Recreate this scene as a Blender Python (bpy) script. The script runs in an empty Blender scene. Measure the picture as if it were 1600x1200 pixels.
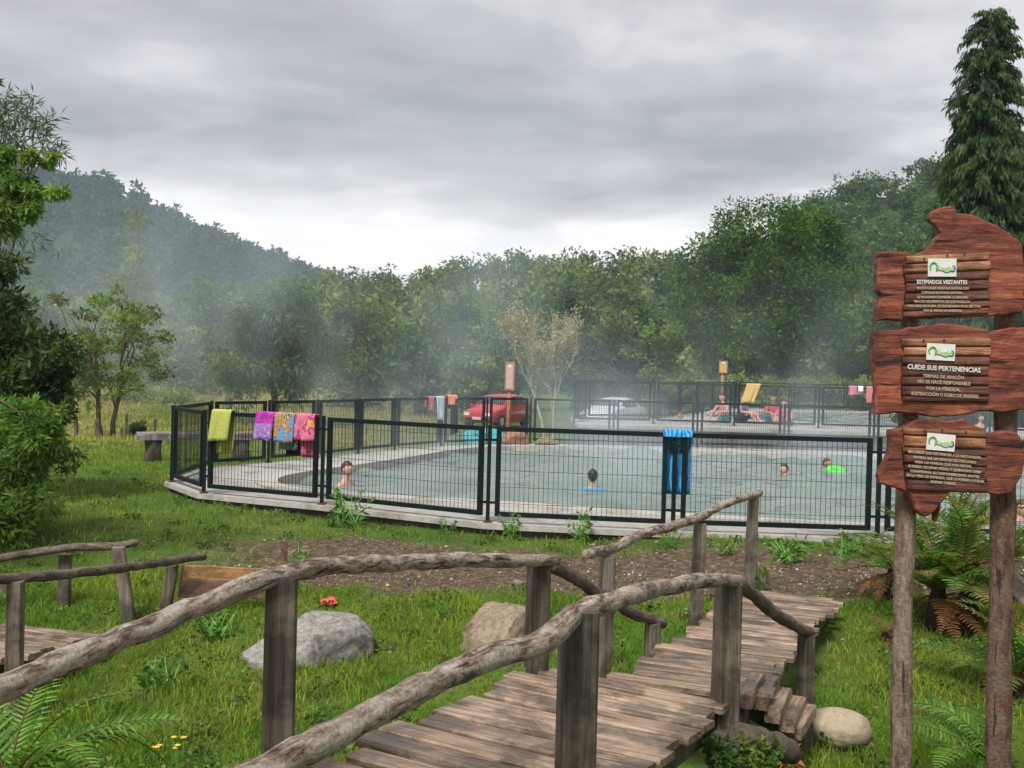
import bpy, bmesh, math, random
import numpy as np
from mathutils import Vector, Matrix, noise as mnoise
from mathutils.geometry import tessellate_polygon

sc = bpy.context.scene
COL = sc.collection
R = random.Random(11)
rng = np.random.default_rng(11)
PI = math.pi

# ------------------------------------------------------------------ camera
F = 1650.0                                   # focal length in pixels of the 1600-wide frame
CAM = np.array([0.0, 0.0, 1.8])
pit, rol = math.atan(20 / F), 0.026
_f = np.array([0, math.cos(pit), -math.sin(pit)])
_u0 = np.array([0, math.sin(pit), math.cos(pit)])
_r0 = np.array([1.0, 0, 0])
_r = _r0 * math.cos(rol) + _u0 * math.sin(rol)
_u = -_r0 * math.sin(rol) + _u0 * math.cos(rol)
cam = bpy.data.cameras.new('camera')
cam.sensor_width = 36; cam.lens = 36 * F / 1600; cam.clip_start = 0.05; cam.clip_end = 9000
camo = bpy.data.objects.new('camera', cam); COL.objects.link(camo)
camo.matrix_world = Matrix(((_r[0], _u[0], -_f[0], CAM[0]), (_r[1], _u[1], -_f[1], CAM[1]),
                            (_r[2], _u[2], -_f[2], CAM[2]), (0, 0, 0, 1)))
sc.camera = camo

# ------------------------------------------------------------------ sky, sun, exposure
SUN_EL, SUN_AZ = math.radians(52), math.radians(205)     # azimuth clockwise from +Y
w = bpy.data.worlds.new('World'); sc.world = w; w.use_nodes = True
nt = w.node_tree; nt.nodes.clear(); N = nt.nodes.new; L = nt.links.new
out = N('ShaderNodeOutputWorld')
sky = N('ShaderNodeTexSky'); sky.sky_type = 'NISHITA'; sky.sun_disc = False
sky.sun_elevation = SUN_EL; sky.sun_rotation = SUN_AZ; sky.air_density = 1.0; sky.dust_density = 2.0
bg1 = N('ShaderNodeBackground'); bg1.inputs['Strength'].default_value = 0.06
L(sky.outputs[0], bg1.inputs[0])
tc = N('ShaderNodeTexCoord'); sep = N('ShaderNodeSeparateXYZ'); L(tc.outputs['Generated'], sep.inputs[0])
def wmath(op, a, b=None, clamp=False):
    n = N('ShaderNodeMath'); n.operation = op; n.use_clamp = clamp
    for i, v in enumerate((a, b)):
        if v is None: continue
        if isinstance(v, (int, float)): n.inputs[i].default_value = v
        else: L(v, n.inputs[i])
    return n.outputs[0]
zc = wmath('MAXIMUM', sep.outputs[2], 0.0)
den = wmath('ADD', zc, 0.10)
px_ = wmath('DIVIDE', sep.outputs[0], den); py_ = wmath('DIVIDE', sep.outputs[1], den)
cmb = N('ShaderNodeCombineXYZ'); L(px_, cmb.inputs[0]); L(py_, cmb.inputs[1])
def wnoise(scale, detail, rough, loc, dist=0.0):
    m = N('ShaderNodeMapping'); L(cmb.outputs[0], m.inputs[0]); m.inputs['Location'].default_value = loc
    n = N('ShaderNodeTexNoise'); n.inputs['Scale'].default_value = scale; n.inputs['Detail'].default_value = detail
    n.inputs['Roughness'].default_value = rough; n.inputs['Distortion'].default_value = dist
    L(m.outputs[0], n.inputs['Vector']); return n.outputs[0]
n1 = wnoise(0.55, 7, 0.52, (31.0, 7.08, 0), 0.25)
n2 = wnoise(1.9, 7, 0.56, (8.0, 3.0, 0), 0.3)
mixn = wmath('ADD', wmath('MULTIPLY', n1, 0.64), wmath('MULTIPLY', n2, 0.36))
ramp = N('ShaderNodeValToRGB'); L(mixn, ramp.inputs[0])
cr = ramp.color_ramp
cr.elements[0].position = 0.38; cr.elements[0].color = (0.130, 0.122, 0.128, 1)
cr.elements[1].position = 0.62; cr.elements[1].color = (0.37, 0.35, 0.352, 1)
e = cr.elements.new(0.50); e.color = (0.213, 0.200, 0.207, 1)
# a paler, thinner cloud base all round the horizon
hor = wmath('POWER', wmath('SUBTRACT', 1.0, wmath('MULTIPLY', zc, 4.6), True), 0.9)
horn = wmath('MULTIPLY', hor, wmath('MULTIPLY', wmath('SUBTRACT', n1, 0.36, True), 4.4, True))
mx = N('ShaderNodeMix'); mx.data_type = 'RGBA'; L(horn, mx.inputs[0]); L(ramp.outputs[0], mx.inputs[6])
mx.inputs[7].default_value = (0.54, 0.518, 0.508, 1)
bg2 = N('ShaderNodeBackground'); L(mx.outputs[2], bg2.inputs[0]); bg2.inputs[1].default_value = 1.0
ms = N('ShaderNodeMixShader'); ms.inputs[0].default_value = 0.95
L(bg1.outputs[0], ms.inputs[1]); L(bg2.outputs[0], ms.inputs[2]); L(ms.outputs[0], out.inputs[0])

sl = bpy.data.lights.new('sun', 'SUN'); sl.energy = 1.5; sl.angle = math.radians(16); sl.color = (1, 0.97, 0.92)
so = bpy.data.objects.new('sun', sl); COL.objects.link(so)
sd = Vector((math.sin(SUN_AZ) * math.cos(SUN_EL), math.cos(SUN_AZ) * math.cos(SUN_EL), math.sin(SUN_EL)))
so.rotation_euler = sd.to_track_quat('Z', 'Y').to_euler()
vs = sc.view_settings; vs.view_transform = 'Standard'; vs.look = 'None'; vs.exposure = 1.6; vs.gamma = 1
vs.use_curve_mapping = False
sc.render.engine = 'CYCLES'
cy = sc.cycles
cy.use_denoising = True; cy.max_bounces = 8; cy.diffuse_bounces = 3; cy.glossy_bounces = 3
cy.transmission_bounces = 4; cy.transparent_max_bounces = 12; cy.volume_bounces = 1
cy.volume_step_rate = 1.0; cy.volume_max_steps = 64

# ------------------------------------------------------------------ helpers
def ray(px, py): return _f + _r * ((px - 800) / F) + _u * ((600 - py) / F)
def at(px, py, Y):
    d = ray(px, py); return CAM + d * (Y / d[1])
def onz(px, py, z):
    d = ray(px, py); return CAM + d * ((z - CAM[2]) / d[2])
def smooth(a, b, x):
    t = np.clip((np.asarray(x, float) - a) / (b - a), 0, 1); return t * t * (3 - 2 * t)

def tag(o, label, cat=None, group=None, kind=None):
    if label: o['label'] = label
    if cat: o['category'] = cat
    if group: o['group'] = group
    if kind: o['kind'] = kind
    return o
def empty(name, loc, label, cat, group=None):
    o = bpy.data.objects.new(name, None); COL.objects.link(o); o.location = Vector(loc)
    o.empty_display_size = 0.2
    return tag(o, label, cat, group)
def origin(o):
    v = Vector((0, 0, 0))
    while o is not None: v += Vector(o.location); o = o.parent
    return v
def link(name, me, mat, parent=None, loc=None):
    o = bpy.data.objects.new(name, me); COL.objects.link(o)
    if mat is not None and len(me.materials) == 0: me.materials.append(mat)
    if parent is not None: o.parent = parent
    if loc is not None: o.location = Vector(loc)
    return o
class MB:
    """collects shapes in world coordinates, then becomes one mesh object"""
    def __init__(s): s.v = []; s.f = []
    def box(s, c, size, ax=None, ay=None, az=None):
        ax = Vector(ax or (1, 0, 0)); ay = Vector(ay or (0, 1, 0)); az = Vector(az or (0, 0, 1))
        c = Vector(c); b = len(s.v); hx, hy, hz = size[0] / 2, size[1] / 2, size[2] / 2
        for k in (-1, 1):
            for i, j in ((-1, -1), (1, -1), (1, 1), (-1, 1)):
                s.v.append(c + ax * (i * hx) + ay * (j * hy) + az * (k * hz))
        for q in ((3, 2, 1, 0), (4, 5, 6, 7), (0, 1, 5, 4), (1, 2, 6, 5), (2, 3, 7, 6), (3, 0, 4, 7)):
            s.f.append([b + i for i in q])
    def bar(s, a, b_, wx, wy=None, up=(0, 0, 1)):
        a = Vector(a); b_ = Vector(b_); d = b_ - a; l = d.length
        if l < 1e-6: return
        d = d / l; up = Vector(up)
        if abs(d.dot(up)) > 0.99: up = Vector((1, 0, 0))
        sx = d.cross(up).normalized(); sy = sx.cross(d).normalized()
        s.box((a + b_) / 2, (l, wx, wy or wx), d, sx, sy)
    def tube(s, pts, rad, n=8, caps=True, jit=0.0, rr=None, flat=1.0):
        pts = [Vector(p) for p in pts]; b = len(s.v); m = len(pts)
        prev = None
        for i, p in enumerate(pts):
            t = (pts[min(i + 1, m - 1)] - pts[max(i - 1, 0)]).normalized()
            if prev is None:
                up = Vector((0, 0, 1)) if abs(t.z) < 0.9 else Vector((0, 1, 0))
                x = t.cross(up).normalized()
            else:
                x = (prev - t * prev.dot(t)).normalized()
            prev = x; y = t.cross(x)
            r = rad[i] if hasattr(rad, '__len__') else rad
            for k in range(n):
                a = 2 * PI * k / n; q = r * (1 + (jit * (rr or R).uniform(-1, 1) if jit else 0))
                s.v.append(p + x * (math.cos(a) * q) + y * (math.sin(a) * q * flat))
        for i in range(m - 1):
            for k in range(n):
                k2 = (k + 1) % n
                s.f.append([b + i * n + k, b + i * n + k2, b + (i + 1) * n + k2, b + (i + 1) * n + k])
        if caps:
            s.f.append([b + k for k in reversed(range(n))]); s.f.append([b + (m - 1) * n + k for k in range(n)])
    def mesh(s, name, off=(0, 0, 0), smooth_=False):
        me = bpy.data.meshes.new(name); off = Vector(off)
        me.from_pydata([tuple(v - off) for v in s.v], [], s.f)
        if smooth_: me.polygons.foreach_set('use_smooth', [True] * len(me.polygons))
        me.update(); return me
    def build(s, name, mat, parent=None, smooth_=False, loc=None):
        if parent is not None: off = origin(parent)
        else: off = Vector(loc) if loc is not None else Vector((0, 0, 0))
        o = link(name, s.mesh(name, off, smooth_), mat, parent)
        if parent is None and loc is not None: o.location = loc
        return o

def np_mesh(name, V, Q, tint=None, smooth_=False):
    V = np.ascontiguousarray(V, np.float32); Q = np.ascontiguousarray(Q, np.int32)
    me = bpy.data.meshes.new(name); k = Q.shape[1]
    me.vertices.add(len(V)); me.vertices.foreach_set('co', V.ravel())
    me.loops.add(Q.size); me.loops.foreach_set('vertex_index', Q.ravel())
    me.polygons.add(len(Q)); me.polygons.foreach_set('loop_start', np.arange(0, Q.size, k, dtype=np.int32))
    if smooth_: me.polygons.foreach_set('use_smooth', np.ones(len(Q), bool))
    me.update(calc_edges=True)
    if tint is not None:
        a = me.color_attributes.new('tint', 'FLOAT_COLOR', 'POINT')
        T = np.ones((len(V), 4), np.float32); T[:, :3] = tint; a.data.foreach_set('color', T.ravel())
    return me

# ------------------------------------------------------------------ materials
class Mat:
    def __init__(s, name, rough=0.8, spec=0.3):
        s.m = bpy.data.materials.new(name); s.m.use_nodes = True; s.t = s.m.node_tree
        s.b = s.t.nodes['Principled BSDF']; s.o = s.t.nodes['Material Output']
        s.b.inputs['Roughness'].default_value = rough; s.b.inputs['Specular IOR Level'].default_value = spec
    def n(s, typ, **kw):
        x = s.t.nodes.new(typ)
        for k, v in kw.items(): setattr(x, k, v)
        return x
    def l(s, a, b): s.t.links.new(a, b)
    def coord(s, kind='Object', scale=(1, 1, 1), loc=(0, 0, 0), src=None):
        m = s.n('ShaderNodeMapping'); m.inputs['Scale'].default_value = scale; m.inputs['Location'].default_value = loc
        if src is None:
            if not hasattr(s, 'tc'): s.tc = s.n('ShaderNodeTexCoord')
            src = s.tc.outputs[kind]
        s.l(src, m.inputs[0]); return m.outputs[0]
    def noise(s, vec, scale, detail=4, rough=0.55, dist=0.0):
        x = s.n('ShaderNodeTexNoise'); s.l(vec, x.inputs['Vector'])
        x.inputs['Scale'].default_value = scale; x.inputs['Detail'].default_value = detail
        x.inputs['Roughness'].default_value = rough; x.inputs['Distortion'].default_value = dist
        return x.outputs[0]
    def ramp(s, fac, stops):
        x = s.n('ShaderNodeValToRGB'); s.l(fac, x.inputs[0]); c = x.color_ramp
        def col(v): return (v, v, v, 1) if isinstance(v, (int, float)) else (*v, 1)
        c.elements[0].position = stops[0][0]; c.elements[0].color = col(stops[0][1])
        c.elements[1].position = stops[-1][0]; c.elements[1].color = col(stops[-1][1])
        for p, v in stops[1:-1]: c.elements.new(p).color = col(v)
        return x.outputs[0]
    def mix(s, fac, a, b, mode='MIX'):
        x = s.n('ShaderNodeMix', data_type='RGBA', blend_type=mode)
        for i, v in ((0, fac), (6, a), (7, b)):
            if isinstance(v, (int, float)): x.inputs[i].default_value = v
            elif isinstance(v, tuple): x.inputs[i].default_value = (*v, 1)
            else: s.l(v, x.inputs[i])
        return x.outputs[2]
    def math(s, op, a, b=0.0, clamp=False):
        x = s.n('ShaderNodeMath', operation=op, use_clamp=clamp)
        for i, v in enumerate((a, b)):
            if isinstance(v, (int, float)): x.inputs[i].default_value = v
            else: s.l(v, x.inputs[i])
        return x.outputs[0]
    def color(s, c):
        if isinstance(c, tuple): s.b.inputs['Base Color'].default_value = (*c, 1)
        else: s.l(c, s.b.inputs['Base Color'])
        return s
    def bump(s, h, strength=0.4, dist=0.02):
        x = s.n('ShaderNodeBump'); x.inputs['Strength'].default_value = strength; x.inputs['Distance'].default_value = dist
        s.l(h, x.inputs['Height']); s.l(x.outputs[0], s.b.inputs['Normal']); return s
    def rand(s):
        x = s.n('ShaderNodeObjectInfo'); return x.outputs['Random']

def plain(name, col, rough=0.7, var=0.25, scale=8.0, bump=0.15, spec=0.3):
    m = Mat(name, rough, spec); c = m.coord(); n = m.noise(c, scale, 5, 0.6)
    lo = tuple(x * (1 - var) for x in col); hi = tuple(min(1, x * (1 + var)) for x in col)
    m.color(m.ramp(n, [(0.3, lo), (0.7, hi)]))
    if bump: m.bump(n, bump, 0.01)
    return m.m

def wood(name, dark, mid, light, axis=0, grain=60.0, wet=0.0, rough=0.75):
    """weathered timber, grain along the object's own axis"""
    m = Mat(name, rough, 0.3)
    sc_ = [1.0, 1.0, 1.0]; sc_[axis] = 0.05
    oi = m.n('ShaderNodeObjectInfo'); add = m.n('ShaderNodeVectorMath', operation='ADD')
    tcn = m.n('ShaderNodeTexCoord'); m.l(tcn.outputs['Object'], add.inputs[0])
    sca = m.n('ShaderNodeVectorMath', operation='SCALE'); m.l(oi.outputs['Location'], sca.inputs[0]); sca.inputs['Scale'].default_value = 3.1
    m.l(sca.outputs[0], add.inputs[1])
    g = m.noise(m.coord(src=add.outputs[0], scale=tuple(sc_)), grain, 8, 0.7, 0.4)
    bl = m.noise(m.coord(src=add.outputs[0]), 3.2, 6, 0.65, 0.5)
    base = m.ramp(g, [(0.28, dark), (0.5, mid), (0.72, light)])
    blot = m.ramp(bl, [(0.43, 1.15), (0.57, 0.30)])
    c = m.mix(0.75, base, blot, 'MULTIPLY')
    r = m.ramp(oi.outputs['Random'], [(0.0, 0.58), (1.0, 1.2)])
    c = m.mix(1.0, c, r, 'MULTIPLY')
    m.color(c); m.bump(g, 0.55, 0.006)
    rr = m.ramp(bl, [(0.42, rough), (0.56, rough - wet)]); m.l(rr, m.b.inputs['Roughness'])
    return m.m

def leafmat(name, rough=0.55, trans=0.35, gain=1.0):
    m = Mat(name, rough, 0.25)
    a = m.n('ShaderNodeVertexColor', layer_name='tint')
    c = m.mix(1.0, a.outputs[0], (gain, gain, gain), 'MULTIPLY')
    m.color(c)
    tr = m.n('ShaderNodeBsdfTranslucent'); m.l(m.mix(1.0, c, (1.15, 1.2, 0.6), 'MULTIPLY'), tr.inputs[0])
    x = m.n('ShaderNodeMixShader'); x.inputs[0].default_value = trans
    m.l(m.b.outputs[0], x.inputs[1]); m.l(tr.outputs[0], x.inputs[2]); m.l(x.outputs[0], m.o.inputs['Surface'])
    return m.m

M = {}
M['leaf'] = leafmat('leaf', 0.55, 0.40, 1.35)
M['grassblade'] = leafmat('grass_blade', 0.6, 0.4)
def bark(name, cols, scale=9.0, bump=0.7, patch=None):
    m = Mat(name, 0.85, 0.2); c = m.coord()
    a = m.noise(c, scale, 7, 0.65, 0.6); b = m.noise(c, scale * 5, 6, 0.7)
    col = m.ramp(a, cols)
    col = m.mix(0.6, col, m.ramp(b, [(0.35, 0.45), (0.6, 1.1)]), 'MULTIPLY')
    if patch:
        p = m.noise(m.coord(loc=(4.2, 1.7, 9.1)), patch[0], 3, 0.6, 0.8)
        col = m.mix(m.ramp(p, [(patch[1], 0.0), (patch[1] + 0.04, 1.0)]), col, patch[2])
    m.color(col); m.bump(m.math('ADD', a, m.math('MULTIPLY', b, 0.5)), bump, 0.012)
    return m.m
M['bark'] = bark('bark', [(0.3, (0.05, 0.038, 0.028)), (0.6, (0.13, 0.105, 0.08)), (0.75, (0.2, 0.18, 0.15))])
M['pale_bark'] = bark('pale_bark', [(0.3, (0.26, 0.24, 0.20)), (0.7, (0.50, 0.47, 0.39))], 5)
def pole(name, cols, pale, peel, rough=0.85):
    """bark or weathered wood streaked along a pole (uses the pole's own length coordinate)"""
    m = Mat(name, rough, 0.2); av = m.n('ShaderNodeAttribute', attribute_name='along'); src = av.outputs['Vector']
    a = m.noise(m.coord(src=src, scale=(0.30, 1, 1)), 34, 8, 0.68, 0.7); b = m.noise(m.coord(src=src, scale=(1.6, 1, 1), loc=(3, 1, 2)), 60, 6, 0.7)
    c = m.noise(m.coord(src=src, scale=(0.5, 1, 1), loc=(7, 0.3, 0)), 9, 4, 0.6, 0.8)
    col = m.ramp(a, cols)
    col = m.mix(m.ramp(c, [(0.46, 0.0), (0.60, 0.75)]), col, pale)
    col = m.mix(m.ramp(m.noise(m.coord(src=src, scale=(0.35, 1, 1), loc=(11, 2, 5)), 13, 6, 0.65, 1.2), [(0.60, 0.0), (0.68, 0.8)]), col, peel)
    col = m.mix(m.ramp(m.noise(m.coord(src=src, scale=(0.07, 1, 1), loc=(21, 3, 1)), 60, 2, 0.5, 0.3), [(0.66, 0.0), (0.70, 0.85)]), col, (0.03, 0.022, 0.018))
    col = m.mix(0.75, col, m.ramp(b, [(0.32, 0.35), (0.58, 1.1)]), 'MULTIPLY')
    m.color(col); m.bump(m.math('ADD', a, m.math('MULTIPLY', b, 0.6)), 0.8, 0.010); return m.m
M['rail'] = pole('rail_bark', [(0.34, (0.035, 0.022, 0.016)), (0.45, (0.13, 0.092, 0.066)), (0.54, (0.28, 0.225, 0.175)), (0.66, (0.44, 0.39, 0.325))], (0.44, 0.40, 0.335), (0.27, 0.13, 0.08))
M['rail_dark'] = pole('rail_bark_dark', [(0.3, (0.04, 0.028, 0.022)), (0.5, (0.11, 0.082, 0.064)), (0.72, (0.24, 0.20, 0.16))], (0.20, 0.175, 0.14), (0.13, 0.08, 0.05))
M['plank'] = wood('deck_plank', (0.06, 0.034, 0.023), (0.27, 0.19, 0.13), (0.50, 0.40, 0.30), 0, 55, 0.35, 0.62)
M['post'] = wood('post_wood', (0.038, 0.031, 0.022), (0.12, 0.098, 0.072), (0.23, 0.195, 0.15), 2, 50, 0.1, 0.8)
M['postlight'] = wood('post_wood_light', (0.10, 0.08, 0.06), (0.22, 0.18, 0.14), (0.36, 0.31, 0.26), 2, 45, 0.1, 0.8)
M['board_yellow'] = wood('board_yellow', (0.20, 0.11, 0.04), (0.36, 0.20, 0.08), (0.5, 0.32, 0.15), 0, 40)
M['board_brown'] = wood('board_brown', (0.08, 0.045, 0.03), (0.2, 0.11, 0.07), (0.32, 0.2, 0.13), 0, 40)
M['bench'] = wood('bench_wood', (0.12, 0.10, 0.10), (0.28, 0.24, 0.24), (0.45, 0.40, 0.40), 0, 30)
M['sign_post'] = pole('sign_post_bark', [(0.3, (0.04, 0.021, 0.016)), (0.5, (0.12, 0.068, 0.048)), (0.7, (0.24, 0.16, 0.112))], (0.17, 0.12, 0.085), (0.15, 0.05, 0.03))
M['sign_post_tan'] = pole('sign_post_tan', [(0.3, (0.07, 0.045, 0.032)), (0.5, (0.19, 0.135, 0.095)), (0.7, (0.34, 0.265, 0.20))], (0.27, 0.21, 0.155), (0.16, 0.08, 0.05))
# red sign timber: streaky grain along X
def signwood(name, dark, mid, light, sx=0.12, scale=26):
    m = Mat(name, 0.6, 0.35); c = m.coord(scale=(sx, 1, 1))
    g = m.noise(c, scale, 9, 0.68, 0.5); b = m.noise(m.coord(), 7, 4, 0.6, 0.6)
    oi = m.rand()
    col = m.ramp(g, [(0.3, dark), (0.5, mid), (0.74, light)])
    col = m.mix(0.8, col, m.ramp(b, [(0.33, 0.30), (0.62, 1.25)]), 'MULTIPLY')
    crk = m.noise(m.coord(scale=(0.06, 1, 1), loc=(1, 2, 3)), 22, 3, 0.5, 0.6); col = m.mix(m.ramp(crk, [(0.63, 0.0), (0.66, 0.9)]), col, tuple(q * 0.25 for q in dark))
    col = m.mix(1.0, col, m.ramp(oi, [(0, 0.75), (1, 1.1)]), 'MULTIPLY')
    m.color(col); m.bump(m.math('ADD', g, m.math('MULTIPLY', b, 1.2)), 0.9, 0.016); return m.m
M['sign_red'] = signwood('sign_red', (0.030, 0.009, 0.007), (0.175, 0.044, 0.024), (0.36, 0.12, 0.058), 0.10, 34)
M['slat_tan'] = signwood('slat_tan', (0.11, 0.04, 0.02), (0.32, 0.145, 0.07), (0.52, 0.32, 0.18), 0.08, 40)
M['slat_brown'] = signwood('slat_brown', (0.04, 0.016, 0.013), (0.12, 0.046, 0.032), (0.25, 0.10, 0.062), 0.08, 40)
M['ivory'] = plain('ivory_paint', (0.40, 0.325, 0.23), 0.6, 0.15, 60, 0)
M['white'] = plain('white_paint', (0.62, 0.62, 0.60), 0.5, 0.06, 20, 0)
M['logo_green'] = plain('logo_green', (0.13, 0.40, 0.09), 0.5, 0.2, 60, 0)
M['logo_lime'] = plain('logo_lime', (0.40, 0.55, 0.12), 0.5, 0.2, 60, 0)
M['logo_blue'] = plain('logo_blue', (0.03, 0.13, 0.25), 0.5, 0.2, 60, 0)
M['nail'] = plain('nail', (0.02, 0.018, 0.016), 0.6, 0.1, 60, 0)
m = Mat('fence_paint', 0.6, 0.2); c = m.coord(); nn = m.noise(c, 5, 5, 0.6)
m.color(m.ramp(nn, [(0.3, (0.0022, 0.0062, 0.0056)), (0.7, (0.0045, 0.013, 0.0115))])); M['fence'] = m.m
m = Mat('rust', 0.9); m.color((0.12, 0.05, 0.03)); M['rust'] = m.m

# concrete
def concrete(name, lo, hi, stain, stain_amt, scale=1.2):
    m = Mat(name, 0.85, 0.25); c = m.coord()
    a = m.noise(c, scale * 6, 8, 0.7); b = m.noise(c, scale, 6, 0.65, 0.8)
    col = m.ramp(a, [(0.3, lo), (0.7, hi)])
    col = m.mix(m.ramp(b, [(stain_amt, 0.0), (stain_amt + 0.16, 0.85)]), col, stain)
    m.color(col); m.bump(a, 0.25, 0.01); return m.m
M['deck'] = concrete('pool_deck_concrete', (0.29, 0.28, 0.255), (0.45, 0.437, 0.40), (0.17, 0.155, 0.13), 0.50)
M['rim'] = concrete('pool_rim_concrete', (0.34, 0.32, 0.285), (0.47, 0.45, 0.41), (0.22, 0.19, 0.165), 0.52, 2.0)
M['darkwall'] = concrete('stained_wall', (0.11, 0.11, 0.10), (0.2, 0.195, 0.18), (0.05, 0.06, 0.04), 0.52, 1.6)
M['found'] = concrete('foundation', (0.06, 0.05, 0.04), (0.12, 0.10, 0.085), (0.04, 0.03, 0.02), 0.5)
m = Mat('basin', 0.6); m.color((0.25, 0.33, 0.32)); M['basin'] = m.m
# water: milky thermal water with wind ripples
def water(name, scale):
    m = Mat(name, 0.05, 0.6)
    c = m.coord(scale=(0.55, 1.5, 1)); c2 = m.coord(scale=(0.8, 1.3, 1), loc=(5, 2, 0))
    a = m.noise(c, 2.6 * scale, 4, 0.55, 0.9); b = m.noise(c2, 8.0 * scale, 3, 0.5, 0.5)
    d = m.noise(m.coord(), 0.25, 3, 0.5)
    m.color(m.ramp(d, [(0.35, (0.125, 0.172, 0.150)), (0.65, (0.19, 0.232, 0.21))]))
    h = m.math('ADD', a, m.math('MULTIPLY', b, 0.35))
    m.bump(h, 0.5, 0.05); m.b.inputs['IOR'].default_value = 1.33
    return m.m
M['water'] = water('pool_water', 1.0)
M['water2'] = water('upper_pool_water', 0.8)
# ground
m = Mat('ground_soil_grass', 0.95, 0.15)
ga = m.n('ShaderNodeVertexColor', layer_name='tint'); sp = m.n('ShaderNodeSeparateColor'); m.l(ga.outputs[0], sp.inputs[0])
c = m.coord(); a1 = m.noise(c, 0.9, 6, 0.65, 0.3); a2 = m.noise(c, 14, 6, 0.7); a3 = m.noise(c, 0.12, 5, 0.6)
gr = m.ramp(a1, [(0.3, (0.045, 0.08, 0.014)), (0.5, (0.075, 0.13, 0.02)), (0.7, (0.13, 0.16, 0.036))])
fld = m.ramp(a3, [(0.3, (0.14, 0.19, 0.04)), (0.5, (0.25, 0.245, 0.075)), (0.7, (0.32, 0.28, 0.11))])
gr = m.mix(sp.outputs[1], gr, fld)
drt = m.ramp(a2, [(0.3, (0.05, 0.033, 0.021)), (0.5, (0.105, 0.073, 0.048)), (0.72, (0.19, 0.148, 0.105))])
gr = m.mix(sp.outputs[0], gr, drt)
gr = m.mix(0.5, gr, m.ramp(a2, [(0.3, 0.5), (0.6, 1.15)]), 'MULTIPLY')
m.color(gr); m.bump(a2, 0.8, 0.04); M['ground'] = m.m
m = Mat('hill_soil', 0.95, 0.1); c = m.coord(); m.color(m.ramp(m.noise(c, 0.05, 5, 0.7), [(0.3, (0.02, 0.035, 0.012)), (0.7, (0.05, 0.075, 0.025))])); M['hill'] = m.m
M['stone'] = concrete('grey_stone', (0.10, 0.093, 0.082), (0.36, 0.34, 0.31), (0.045, 0.038, 0.03), 0.49, 4)
M['stone_warm'] = concrete('warm_stone', (0.13, 0.095, 0.062), (0.34, 0.28, 0.205), (0.095, 0.055, 0.03), 0.49, 4)
M['stone_cream'] = concrete('cream_stone', (0.28, 0.23, 0.15), (0.42, 0.355, 0.25), (0.18, 0.125, 0.07), 0.56, 5)
M['stone_red'] = concrete('red_stone', (0.20, 0.10, 0.06), (0.38, 0.22, 0.15), (0.12, 0.06, 0.04), 0.55, 4)
M['pebble'] = plain('pebble', (0.36, 0.32, 0.27), 0.9, 0.5, 3, 0)
def skinmat(name, col):
    m = Mat(name, 0.5, 0.4); c = m.coord(); m.color(m.ramp(m.noise(c, 6, 4), [(0.3, tuple(x * 0.85 for x in col)), (0.7, col)]))
    m.b.inputs['Subsurface Weight'].default_value = 0.0; return m.m
M['skin'] = skinmat('skin', (0.58, 0.33, 0.24)); M['skin_tan'] = skinmat('skin_tan', (0.45, 0.24, 0.16))
def hairmat(name, c):
    m = Mat(name, 0.5, 0.4); k = m.coord(scale=(1, 1, 0.2)); n_ = m.noise(k, 90, 4)
    m.color(m.ramp(n_, [(0.3, tuple(x * 0.6 for x in c)), (0.7, tuple(x * 1.4 for x in c))])); m.bump(n_, 0.5, 0.004); return m.m
M['hair_black'] = hairmat('hair_black', (0.012, 0.010, 0.009)); M['hair_brown'] = hairmat('hair_brown', (0.06, 0.03, 0.018))
M['hair_red'] = hairmat('hair_auburn', (0.13, 0.05, 0.025))
M['eye'] = plain('eye', (0.02, 0.015, 0.012), 0.3, 0.1, 10, 0)
for k, c_ in dict(cloth_red=(0.55, 0.07, 0.10), cloth_blue=(0.03, 0.28, 0.46), cloth_teal=(0.05, 0.30, 0.36), cloth_grey=(0.24, 0.22, 0.30),
                  cloth_yellow=(0.55, 0.37, 0.12), cloth_pink=(0.52, 0.17, 0.21), cloth_dark=(0.012, 0.012, 0.02), cloth_orange=(0.75, 0.27, 0.12),
                  cloth_pale=(0.50, 0.62, 0.68), float_green=(0.09, 0.55, 0.06), float_teal=(0.03, 0.36, 0.40), cloth_white=(0.72, 0.68, 0.72)).items():
    M[k] = plain(k, c_, 0.85 if 'cloth' in k else 0.4, 0.18, 18, 0.1)
# ------------------------------------------------------------------ plan of the place
FZ = 0.08; FH = 1.06                          # fence panel bottom and height above the pool slab (z = 0)
def fx(px, Y): return Vector((at(px, 690, Y)[0], Y))
front = [fx(320, 14.6), fx(505, 13.75), fx(765, 12.5), fx(1055, 12.2), fx(1375, 12.1), fx(1695, 12.05), fx(2010, 12.1)]
left_ = [fx(270, 15.9), fx(330, 18.3), fx(420, 19.4), fx(495, 20.6), fx(560, 22.0), fx(617, 23.3), fx(690, 24.8), fx(760, 25.8), fx(828, 26.4)]
back_ = [fx(958, 26.6), fx(1089, 26.6), fx(1225, 26.6), fx(1365, 26.5), fx(1503, 26.5), fx(1640, 26.5)]
ring = list(reversed(front)) + left_ + back_
OUT = []
for i, p in enumerate(ring):
    a, b = ring[i - 1], ring[(i + 1) % len(ring)]
    t = (b - a).normalized(); nrm = Vector((-t.y, t.x))
    OUT.append(p + nrm * (0.11 if i not in (0, len(ring) - 1) else 0.02))
cen = sum(OUT, Vector((0, 0))) / len(OUT)
if (OUT[10] - cen).length < (ring[10] - cen).length:
    OUT = [p * 2 - q for p, q in zip(ring, OUT)]
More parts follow.
